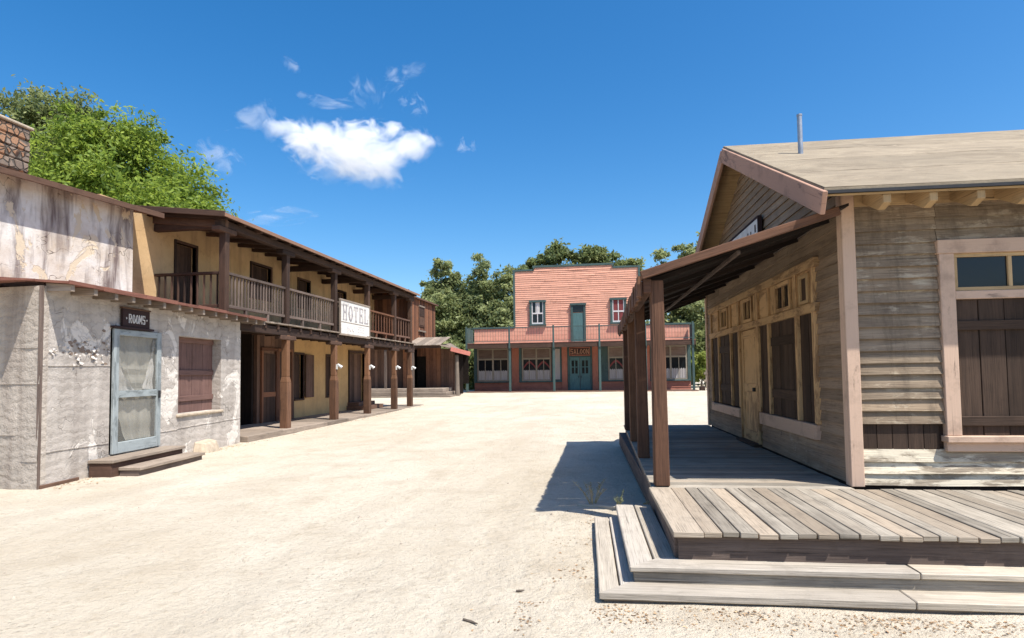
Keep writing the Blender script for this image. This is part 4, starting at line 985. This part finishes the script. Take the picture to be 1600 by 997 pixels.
# balcony
m = MB(o_); m.box(x0 - .12, x1 + .1, YP - .1, YW - .13, 3.56, 3.70); fl = m.build('balcony_floor', 'pinkdark', sal, .008)
one('fascia', 'dark', fl, (x0 - .12, x1 + .1, YP - .14, YP - .101, 3.34, 3.66), off=o_)
one('porch_floor', 'plankbrown', sal, (x0 - .1, x1 + .2, YP - .3, YW - .0, .12, .31), off=o_, bevel=.015)
PX = [-9.56, -6.5, -3.42, -.28, 2.8, 5.9]
for x in PX:
    m = MB(o_); m.box(x - .075, x + .075, YP - .075, YP + .075, .2, 3.34); m.box(x - .06, x + .06, YP - .21, YP - .145, 3.3, 4.88); m.box(x - .10, x + .10, YP - .1, YP + .1, 3.2, 3.335); m.build('porch_post', 'green', sal, .012)
for a, b in zip(PX, PX[1:]):
    m = MB(o_); m.box(a + .061, b - .061, YP - .2, YP - .15, 4.74, 4.79); m.box(a + .061, b - .061, YP - .2, YP - .15, 3.80, 3.84)
    n = int((b - a) / .19)
    for k in range(1, n):
        x = a + (b - a) * k / n; m.box(x - .007, x + .007, YP - .182, YP - .168, 3.84, 4.74)
    m.build('railing', 'green', sal)
for x in (x0 - .1, x1 + .0):
    m = MB(o_); y = YP - .1
    while y < YW - .2: m.box(x, x + .04, y, y + .1255, 3.72, 4.8, j=.002); y += .125
    m.build('end_railing', 'green', sal)
m = MB(o_); m.box(x1 - .02, x1 + .03, YW - .001, YW + 9.9, .3, 4.83); m.box(x0 - .03, x0 + .02, YW, YW + 9.9, .3, 4.83); m.build('side_boards', 'green', sal)
# block beside the saloon
tag(one('timber_block', 'dark', None, (6.35, 6.7, 42.4, 42.8, .2, .52), bevel=.03), 'dark short timber block at the right end of the saloon porch', 'block')
tag(one('fallen_plank', 'plankbrown', None, (7.0, 8.4, 43.6, 43.9, .22, .34), bevel=.02), 'brown plank lying on the sand beyond the saloon corner', 'plank')
# rail fence right of the saloon
fx = thing('rail_fence', 'pale two rail timber fence in front of the yellow green bush', 'fence', (7.6, 47.5, .25))
for x in (0, 1.9, 3.8, 5.7): one('post', 'edge', fx, (x - .07, x + .07, -.07, .07, -.1, 1.35), bevel=.01)
one('rail', 'edge', fx, (-.2, 5.9, -.11, -.07, 1.05, 1.22), bevel=.01); one('rail', 'edge', fx, (-.2, 5.9, -.11, -.07, .5, .66), bevel=.01)

# ================================================================== TREES
def leaves(name, mat, parent, blobs, n, size, seed, flat=.3, sig=.32, per=110):
    """blobs: (x,y,z,rx,ry,rz); leaf-sized faces in clumps spread through the crown's volume"""
    g = np.random.default_rng(seed); B = np.array(blobs, float)
    vol = (B[:, 3] * B[:, 4] * B[:, 5]) ** .62; nc = max(30, n // per); pick = g.choice(len(B), nc, p=vol / vol.sum())
    d = g.normal(size=(nc, 3)); d /= np.linalg.norm(d, axis=1)[:, None]; rr = g.random(nc) ** .42
    jit = 1 + .22 * np.sin(d[:, 0] * 9 + pick * 3) * np.cos(d[:, 2] * 8 + pick) + .10 * g.normal(size=nc)
    C = B[pick, :3] + d * B[pick, 3:] * (rr * jit)[:, None]
    ci = g.integers(0, nc, n); rs = (B[pick, 3:].mean(1) * sig)[ci] * (.5 + g.random(nc)[ci])
    off = g.normal(size=(n, 3)); off[:, 2] *= .7
    Pp = C[ci] + off * rs[:, None] * .55
    nr = g.normal(size=(n, 3)) + d[ci] * .5 + np.array([0, 0, flat * 2]); nr /= np.linalg.norm(nr, axis=1)[:, None]
    t = np.cross(nr, g.normal(size=(n, 3))); t /= np.linalg.norm(t, axis=1)[:, None] + 1e-9; b = np.cross(nr, t)
    s = size * (.6 + .9 * g.random(n))[:, None]
    V = np.stack([Pp - t * s, Pp + b * s * .42 + nr * s * .12, Pp + t * s, Pp - b * s * .42 + nr * s * .12], 1).reshape(-1, 3)
    rnd = np.clip(.72 * g.random(nc)[ci] + .36 * g.random(n) - .04, 0, 1)
    me = bpy.data.meshes.new(name); me.vertices.add(n * 4); me.vertices.foreach_set('co', V.ravel())
    me.loops.add(n * 4); me.loops.foreach_set('vertex_index', np.arange(n * 4)); me.polygons.add(n); me.polygons.foreach_set('loop_start', np.arange(0, n * 4, 4))
    me.update(calc_edges=True)
    at = me.attributes.new('rnd', 'FLOAT', 'FACE'); at.data.foreach_set('value', rnd)
    me.materials.append(M[mat]); o = bpy.data.objects.new(name, me); col.objects.link(o); o.parent = parent
    return o
def tree(name, label, base, h, blobs, mat, n, size, seed, group=None, trunk=.3, sig=.32, cat='tree'):
    """blobs are given relative to the base"""
    t = thing(name, label, cat, base, 0, group); rg = random.Random(seed)
    m = MB(); top = Vector((rg.uniform(-.3, .3), rg.uniform(-.3, .3), h * .72))
    pts = [Vector((0, 0, -.2)), Vector((rg.uniform(-.15, .15), rg.uniform(-.15, .15), h * .22)), Vector((rg.uniform(-.3, .3), 0, h * .45)), top]
    m.tube(pts, [trunk * 1.25, trunk * .9, trunk * .6, trunk * .2], 10)
    tr = m.build('trunk', 'bark', t, smooth=True)
    m = MB()
    for q, bb in enumerate(blobs):
        st = pts[1].lerp(pts[3], rg.uniform(.15, .8)); c = Vector(bb[:3]); mid = st.lerp(c, .5) + Vector((0, 0, -.1 * (c - st).length))
        m.tube([st, mid, c], [trunk * .38, trunk * .22, trunk * .06], 6)
        for e in range(3):
            dd = Vector((rg.uniform(-1, 1) * bb[3], rg.uniform(-1, 1) * bb[4], rg.uniform(-.3, 1) * bb[5])) * .75
            m.tube([c, c + dd * .5 + Vector((0, 0, .1)), c + dd], [trunk * .10, trunk * .06, trunk * .02], 5)
    m.build('limbs', 'bark', tr)
    leaves('crown', mat, t, blobs, n, size, seed, sig=sig)
    return t
# trees beyond the hotel roof (left)
tree('leafy_tree', 'bright green leafy tree rising behind the hotel roof, broadest of the trees', (-18.0, 21.0, 0), 11.5,
     [(-1.6, 0, 9.2, 2.6, 2.4, 2.2), (.6, .3, 8.7, 2.4, 2.3, 2.0), (2.0, 0, 7.3, 1.8, 2.0, 1.5), (2.9, 0, 6.5, 1.15, 1.5, 1.1), (-1.0, -.5, 10.8, 1.7, 1.6, 1.2), (.2, .2, 10.6, 1.0, 1.2, .8), (-3.4, .5, 8.8, 2.1, 2.0, 2.2), (-.6, -1, 6.6, 3.4, 2.2, 1.8), (1.5, 0, 5.8, 2.4, 2.2, 1.6)],
     'leaf_bright', 95000, .085, 11, trunk=.34)
tree('shade_tree', 'darker green tree at the left edge behind the stone chimney, taller than its neighbour', (-22.6, 22.5, 0), 13.5,
     [(-.8, 0, 11.6, 2.2, 2.2, 2.0), (.2, 0, 12.6, 1.5, 1.5, 1.1), (.6, -.4, 10.2, 1.8, 1.8, 1.6), (-2.2, 0, 10, 2.4, 2.2, 2.2), (.4, 0, 8.2, 2.3, 2.0, 1.6)], 'leaf_olive', 45000, .095, 12, trunk=.36)
# grove beyond the street (between hotel and saloon)
G = 'trees standing beyond the far end of the street'
def tall(x, y, h, w, seed, mat, label, n=34000, size=.19, cone=.62, name='tall_tree'):
    rg = random.Random(seed); B = []
    for k in range(9):
        t = k / 8; z = h * (.14 + .79 * t); r = w * (1 - cone * t ** 1.6) * rg.uniform(.8, 1.1)
        B.append((rg.uniform(-.25, .25) * w * (1 - t), rg.uniform(-.3, .3) * w, z, r, r, h * .13))
        if k < 8: s = rg.choice((-1, 1)); B.append((s * w * rg.uniform(.5, .8) * (1 - .6 * t), rg.uniform(-.4, .4) * w, z + rg.uniform(-.4, .4), r * .6, r * .6, h * .10))
    tree(name, label, (x, y, gz(x, y)), h, B, mat, n, size, seed, G, trunk=.3)
tall(-16.4, 61, 13.0, 3.3, 21, 'leaf_grey', 'tall grey green tree just right of the plank house roof')
tall(-12.5, 62, 13.0, 3.0, 22, 'leaf_grey', 'tall pointed tree midway between plank house and saloon')
tall(-18.7, 66, 11.2, 2.3, 23, 'leaf_olive', 'farther bluish green tree peeking over the plank house roof', cone=.5)
tall(-14.3, 66, 11.8, 3.6, 24, 'leaf_olive', 'dark tree filling the gap behind the two tall pointed trees', cone=.4)
tall(-9.8, 61, 11.6, 3.0, 25, 'leaf_grey', 'shorter bushy tree touching the left wall of the saloon', cone=.6)
for x, y, r, s, lb in ((-17.6, 56, 2.3, 31, 'low round bush behind the plank house'), (-14.2, 55.5, 2.4, 32, 'low leafy bush below the grove, left of the saloon rail'), (-10.6, 57, 2.2, 33, 'low dark bush against the saloon wing')):
    tree('bush', lb, (x, y, .25), 3.5, [(0, 0, 1.6, r, r, 1.6), (r * .5, 0, 2.6, r * .7, r, 1.2), (-r * .6, 0, 2.3, r * .6, r, 1.3)], 'leaf_olive' if s != 32 else 'leaf_grey', 9000, .18, s, trunk=.1, cat='bush')
tree('bush', 'dark hedge-like bush between the plank house and the saloon', (-10.9, 50.5, .25), 3.6, [(0, 0, 1.5, 2.2, 1.4, 1.9), (-1.5, 1, 2.2, 1.5, 1.2, 1.3), (1.6, 2.5, 2, 1.2, 1.2, 1.8)], 'leaf_olive', 10000, .17, 34, trunk=.1, cat='bush')
tl = leaves('treeline', 'leaf_olive', None, [(x, -62 + 3 * math.sin(x), 4, 6, 3, 6.5 + 1.6 * math.sin(x * .37)) for x in range(-24, 60, 5)], 16000, .6, 90); tl['kind'] = 'stuff'
# oak behind the saloon
tree('oak_tree', 'dark broad oak with rounded lumps above the saloon parapet', (-2.6, 66, .25), 15.2,
     [(-2.3, 0, 14.0, 1.7, 2.2, 1.25), (-4.4, 0, 12.9, 1.5, 2, 1.1), (-6.0, 0, 12.2, 1.2, 2, .8), (.8, 0, 13.6, 1.7, 2, 1.05), (2.6, 0, 13.7, 1.3, 2, 1.0), (4.3, 0, 12.5, 1.5, 2, .85), (5.8, 0, 12.3, 1.1, 2, .8), (0, 0, 11.0, 5.5, 3, 2.0)], 'leaf_olive', 26000, .22, 41, trunk=.5)
# trees right of the saloon
tall(5.7, 60, 13.2, 2.6, 51, 'leaf_grey', 'slender grey green tree just right of the saloon roof', n=15000)
tall(8.3, 61, 14.1, 2.6, 52, 'leaf_grey', 'tall tree in the notch beside the store gable', n=17000)
tall(10.8, 62, 15.0, 2.9, 53, 'leaf_olive', 'dark tree at the left edge of the store gable', n=18000, cone=.5)
tree('bush', 'yellow green sunlit bush behind the pale rail fence', (7.5, 49.6, .25), 3.0, [(0, 0, 1.5, .9, .9, 1.1), (.5, .2, 2.2, .6, .7, .8), (-.5, 0, 1.9, .6, .7, .9)], 'leaf_yellow', 9000, .12, 61, trunk=.07, cat='bush')
tree('bush', 'dark green bush behind the yellow green bush', (9.4, 52.5, .25), 4.5, [(0, 0, 2.2, 1.6, 1.4, 1.9), (-.8, 0, 3.6, 1.2, 1.2, 1.3)], 'leaf_olive', 10000, .16, 62, trunk=.1, cat='bush')

# ================================================================== small things on the sand
def weed(label, x, y, h, seed, mat, n=9, spread=.5):
    rg = random.Random(seed); t = thing('dry_weed', label, 'weed', (x, y, gz(x, y)))
    m = MB(); m2 = MB()
    for k in range(n):
        a = rg.uniform(0, 6.28); l = h * rg.uniform(.5, 1); e = Vector((math.cos(a) * l * spread, math.sin(a) * l * spread, l)); mid = e * .5 + Vector((0, 0, l * .12))
        m.tube([Vector((0, 0, -.02)), mid, e], [.006, .0045, .002], 4)
        for q in range(4):
            p = mid.lerp(e, q / 4) + Vector((rg.uniform(-.01, .01), rg.uniform(-.01, .01), 0)); d = Vector((rg.uniform(-1, 1), rg.uniform(-1, 1), rg.uniform(.2, 1))) * .035
            m2.beam(p, p + d, .011, .002)
    s_ = m.build('stem', mat, t); m2.build('foliage', mat, t)
weed('dry weed with long pale stems at the edge of the store porch shadow', -.16, 7.15, .34, 1, 'straw', 12, .75)
weed('short upright weed beside the upper boardwalk step', .13, 6.95, .26, 2, 'drygreen', 6, .25)
weed('tiny dry weed against the boardwalk skirt', .40, 6.75, .18, 3, 'straw', 6, .3)
m = MB(); m.hexa([(-.34, 7.16, gz(-.3, 7.1)), (.10, 6.98, gz(0, 7)), (-.32, 7.30, gz(-.3, 7.2)), (.12, 7.14, gz(0, 7.1)), (-.34, 7.16, gz(-.3, 7.1) + .04), (.10, 6.98, gz(0, 7) + .05), (-.32, 7.30, gz(-.3, 7.2) + .04), (.12, 7.14, gz(0, 7) + .05)])
tag(m.build('pale_board', 'step', None, .008), 'short pale board lying on the sand at the edge of the porch shadow', 'board')
def twig(label, x, y, ln, ang):
    m = MB((x, y, gz(x, y))); d = Vector((math.cos(ang), math.sin(ang), 0)); p = Vector((x, y, gz(x, y) + .012))
    m.tube([p - d * ln / 2, p + Vector((-d.y, d.x, 0)) * ln * .06, p + d * ln / 2 + Vector((0, 0, .006))], [.008, .009, .004], 6)
    o = m.build('twig', 'bark'); o.location = (x, y, gz(x, y)); tag(o, label, 'twig')
twig('brown twig lying alone on the sand near the bottom of the picture', -.86, 3.80, .13, -.6)
twig('small twig on open sand left of the lower boardwalk step', -.62, 4.35, .06, .1)
# stuff nobody could count: pebbles and leaf litter
def scatter(name, mat, n, seed, fn, size, leafy=False):
    rg = random.Random(seed); m = MB()
    for _ in range(n):
        x, y = fn(rg); z = gz(x, y) + mn.fractal(Vector((x * .8, y * .8, 0)), 1.0, 2.0, 4) * .018; s = size * rg.uniform(.4, 1.3); a = rg.uniform(0, 6.28); c, q = math.cos(a) * s, math.sin(a) * s
        r = rg.random()
        if leafy:
            k = rg.uniform(.25, .55); up = s * rg.uniform(0, .5)
            m.face([(x - c, y - q, z + .004), (x + q * k, y - c * k, z + .006 + up), (x + c, y + q, z + .004 + up * .5), (x - q * k, y + c * k, z + .006)], [(0, 0), (1, 0), (1, 1), (0, 1)], r)
        else:
            h = s * .7; i = len(m.v)
            for k in range(5):
                b = a + k * 1.2566; m.v.append(Vector((x + math.cos(b) * s * rg.uniform(.7, 1.1), y + math.sin(b) * s * rg.uniform(.7, 1.1), z - .004)))
            m.v.append(Vector((x, y, z + h)))
            for k in range(5): m.f.append((i + k, i + (k + 1) % 5, i + 5)); m.r.append(r); m.uv += [(0, 0)] * 3
    o = m.build(name, mat); o['kind'] = 'stuff'; o['label'] = 'dry brown leaves strewn along the step and wall foot' if leafy else 'loose pebbles scattered over the sand'
def near_steps(rg):
    for _ in range(40):
        p = near_steps_raw(rg)
        if mn.noise(Vector((p[0] * 2.3, p[1] * 3.1, 4))) > rg.uniform(-.25, .35): break
    return p
def near_steps_raw(rg):
    k = rg.random()
    if k < .72: return (rg.uniform(-.6, 3.2), 4.18 - abs(rg.gauss(0, .22)))
    if k < .9: return (-.12 - abs(rg.gauss(0, .22)), rg.uniform(3.7, 6.9))
    return (rg.uniform(-1.2, 2.6), rg.uniform(2.7, 4.0))
scatter('dry_leaves', 'dryleaf', 1500, 5, near_steps, .013, True)
def walls(rg):
    k = rg.random()
    if k < .5: t = rg.random(); return (-8.1 - .6 * t + abs(rg.gauss(0, .2)), 7.7 + 5.9 * t)
    return (-8.5 + abs(rg.gauss(0, .15)), rg.uniform(13.6, 28))
scatter('leaf_litter', 'dryleaf', 900, 6, walls, .02, True)
scatter('pebbles', 'pebble', 2600, 8, lambda rg: (rg.gauss(-.2, 2.4), 2.6 + abs(rg.gauss(0, 3.2))), .009)
scatter('stones', 'pebble', 60, 9, lambda rg: (rg.uniform(-7, 1), 3.2 + abs(rg.gauss(0, 5))), .028)

# ================================================================== CLOUDS: real volumes high over the street
def cloud_mat(name, blobs, dens, scale, amp):
    t = NT(name); ob = t.obj()
    w1 = t.n('TexNoise'); w1.inputs['Scale'].default_value = scale; w1.inputs['Detail'].default_value = 5; w1.inputs['Roughness'].default_value = .7; w1.inputs['Distortion'].default_value = .9
    oi = t.t.nodes.new('ShaderNodeObjectInfo'); add = t.t.nodes.new('ShaderNodeVectorMath'); add.operation = 'ADD'
    t.l(ob, add.inputs[0]); t.l(oi.outputs['Location'], add.inputs[1]); mpn = t.n('Mapping'); t.l(add.outputs[0], mpn.inputs['Vector']); mpn.inputs['Scale'].default_value = (.75, .75, 1.15); mpn.inputs['Rotation'].default_value = (0, -.35, 0); t.l(mpn.outputs[0], w1.inputs['Vector'])
    best = None
    for (x, y, z, rx, ry, rz) in blobs:
        mp = t.n('Mapping'); t.l(ob, mp.inputs['Vector']); mp.inputs['Location'].default_value = (-x / rx, -y / ry, -z / rz); mp.inputs['Scale'].default_value = (1 / rx, 1 / ry, 1 / rz)
        ln = t.t.nodes.new('ShaderNodeVectorMath'); ln.operation = 'LENGTH'; t.l(mp.outputs[0], ln.inputs[0])
        if best is None: best = ln.outputs['Value']
        else:
            best = t.math('SMOOTH_MIN', best, ln.outputs['Value']); best.node.inputs[2].default_value = .25
    d = t.math('ADD', t.math('SUBTRACT', 1.0, best), t.math('MULTIPLY', t.math('SUBTRACT', w1.outputs['Fac'], .55), amp))
    sx = t.n('SeparateXYZ'); t.l(ob, sx.inputs[0]); fall = t.math('ADD', t.math('MULTIPLY', t.ramp(sx.outputs['Z'], -50, 20), .85), .15)
    d = t.math('MULTIPLY', t.math('MULTIPLY', t.ramp(d, .0, .6), fall), dens)
    v = t.t.nodes.new('ShaderNodeVolumePrincipled'); v.inputs['Color'].default_value = (.98, .98, .985, 1); v.inputs['Anisotropy'].default_value = .2
    t.l(d, v.inputs['Density']); t.l(v.outputs[0], t.out.inputs['Volume'])
    return t.m
def hull(name, loc, size, mat, label, rot=0.0, group=None):
    m = MB(); N, K = 20, 10
    for i in range(K):
        for k in range(N):
            f = lambda a, b: (math.sin(math.pi * a / K) * math.cos(2 * math.pi * b / N) * size[0], math.sin(math.pi * a / K) * math.sin(2 * math.pi * b / N) * size[1], math.cos(math.pi * a / K) * size[2])
            pts = [f(i, k), f(i + 1, k), f(i + 1, k + 1), f(i, k + 1)]
            if i == 0: pts = [pts[0], pts[1], pts[2]]
            if i == K - 1: pts = [pts[0], pts[1], pts[3]]
            m.face(pts, [(0, 0)] * len(pts), .5)
    o = m.build(name, mat); o.location = loc; o.rotation_euler = (0, rot, 0); tag(o, label, 'cloud', group)
    return o
big = cloud_mat('bright_cloud', [(-84, 0, 30, 32, 26, 14), (-50, 0, 14, 44, 32, 26), (-10, 0, -8, 46, 36, 34), (34, 0, -12, 42, 32, 30), (68, 0, 0, 34, 26, 18), (94, 0, 6, 18, 14, 8), (0, 0, 22, 34, 26, 15), (48, 0, 18, 24, 20, 13)], .11, .036, 3.6)
hull('cloud', (-256, 600, 238), (140, 60, 64), big, 'single bright white cloud with a flat slanting base in the blue sky').scale = (.86, .95, .92)
wisp = cloud_mat('thin_cloud', [(0, 0, 0, 17, 12, 7)], .030, .062, 7.0)
GW = 'thin cloud wisps around the white cloud'
for x, z, sx, sz, rt, lb in ((-242, 303, 16, 17, 0, 'brightest small wisp straight above the white cloud'), (-285, 292, 26, 9, .2, 'thin wisp just above the left half of the white cloud'), (-205, 313, 22, 11, -.35, 'slanting wisp up and right of the white cloud'), (-326, 335, 8, 5, .3, 'small faint wisp highest above the white cloud'), (-372, 283, 24, 14, -.3, 'wisp beside the left tip of the white cloud'), (-410, 240, 22, 14, .5, 'faint wisp left of and lower than the white cloud'), (-345, 172, 34, 7, 0, 'long low wisp just above the hotel roof'), (-137, 234, 9, 6, 0, 'tiny cloud puff off the right tip of the white cloud'), (-190, 284, 13, 11, .2, 'faint wisp above the right half of the white cloud')):
    o = hull('cloud_wisp', (x, 600, z), (26, 18, 13), wisp, lb, rt, GW); o.scale = (sx / 17, 1, sz / 8)

# ================================================================== light, sky, camera
SUN = Vector((1.2, -.80, 2.6)).normalized()
ld = bpy.data.lights.new('sun', 'SUN'); ld.energy = 5.0; ld.angle = rad(.53); ld.color = (1.0, .965, .90)
lo = bpy.data.objects.new('sun', ld); col.objects.link(lo); lo.rotation_euler = (-SUN).to_track_quat('-Z', 'Y').to_euler(); lo.location = (20, -10, 40)
w = bpy.data.worlds.new('World'); sc.world = w; w.use_nodes = True; nt = w.node_tree; nt.nodes.clear()
wo = nt.nodes.new('ShaderNodeOutputWorld'); bg = nt.nodes.new('ShaderNodeBackground'); sky = nt.nodes.new('ShaderNodeTexSky')
sky.sky_type = 'NISHITA'; sky.sun_disc = False; sky.sun_elevation = math.asin(SUN.z); sky.sun_rotation = math.atan2(SUN.x, SUN.y)
sky.altitude = 300; sky.air_density = 1.0; sky.dust_density = 1.5; sky.ozone_density = 2.6
hs = nt.nodes.new('ShaderNodeHueSaturation'); hs.inputs['Hue'].default_value = .499; hs.inputs['Saturation'].default_value = 1.40; hs.inputs['Value'].default_value = 1.0
nt.links.new(sky.outputs[0], hs.inputs['Color']); nt.links.new(hs.outputs[0], bg.inputs['Color'])
bg.inputs['Strength'].default_value = .128; nt.links.new(bg.outputs[0], wo.inputs['Surface'])

cd = bpy.data.cameras.new('camera'); cam = bpy.data.objects.new('camera', cd); col.objects.link(cam); sc.camera = cam
cd.sensor_width = 36; cd.lens = 950 / 1600 * 36; cd.shift_y = 39.58 / 1600; cd.clip_end = 3000; cd.clip_start = .05
PITCH, ROLL, YAW = rad(2.7), rad(.75), rad(-8.576)
fw = Vector((math.sin(YAW) * math.cos(PITCH), math.cos(YAW) * math.cos(PITCH), math.sin(PITCH)))
r0 = Vector((math.cos(YAW), -math.sin(YAW), 0)); u0 = r0.cross(fw)
rr_ = r0 * math.cos(ROLL) - u0 * math.sin(ROLL); uu = r0 * math.sin(ROLL) + u0 * math.cos(ROLL)
mt = Matrix((rr_, uu, -fw)).transposed().to_4x4(); mt.translation = Vector((0, 0, 1.6)); cam.matrix_world = mt

sc.view_settings.view_transform = 'Standard'; sc.view_settings.look = 'None'; sc.view_settings.gamma = 1.0; sc.view_settings.use_curve_mapping = False
sc.view_settings.exposure = .6
sc.render.engine = 'CYCLES'; cy = sc.cycles
cy.use_denoising = True
cy.max_bounces = 8; cy.diffuse_bounces = 4; cy.transparent_max_bounces = 12; cy.volume_bounces = 5; cy.volume_step_rate = 1.0; cy.volume_max_steps = 128
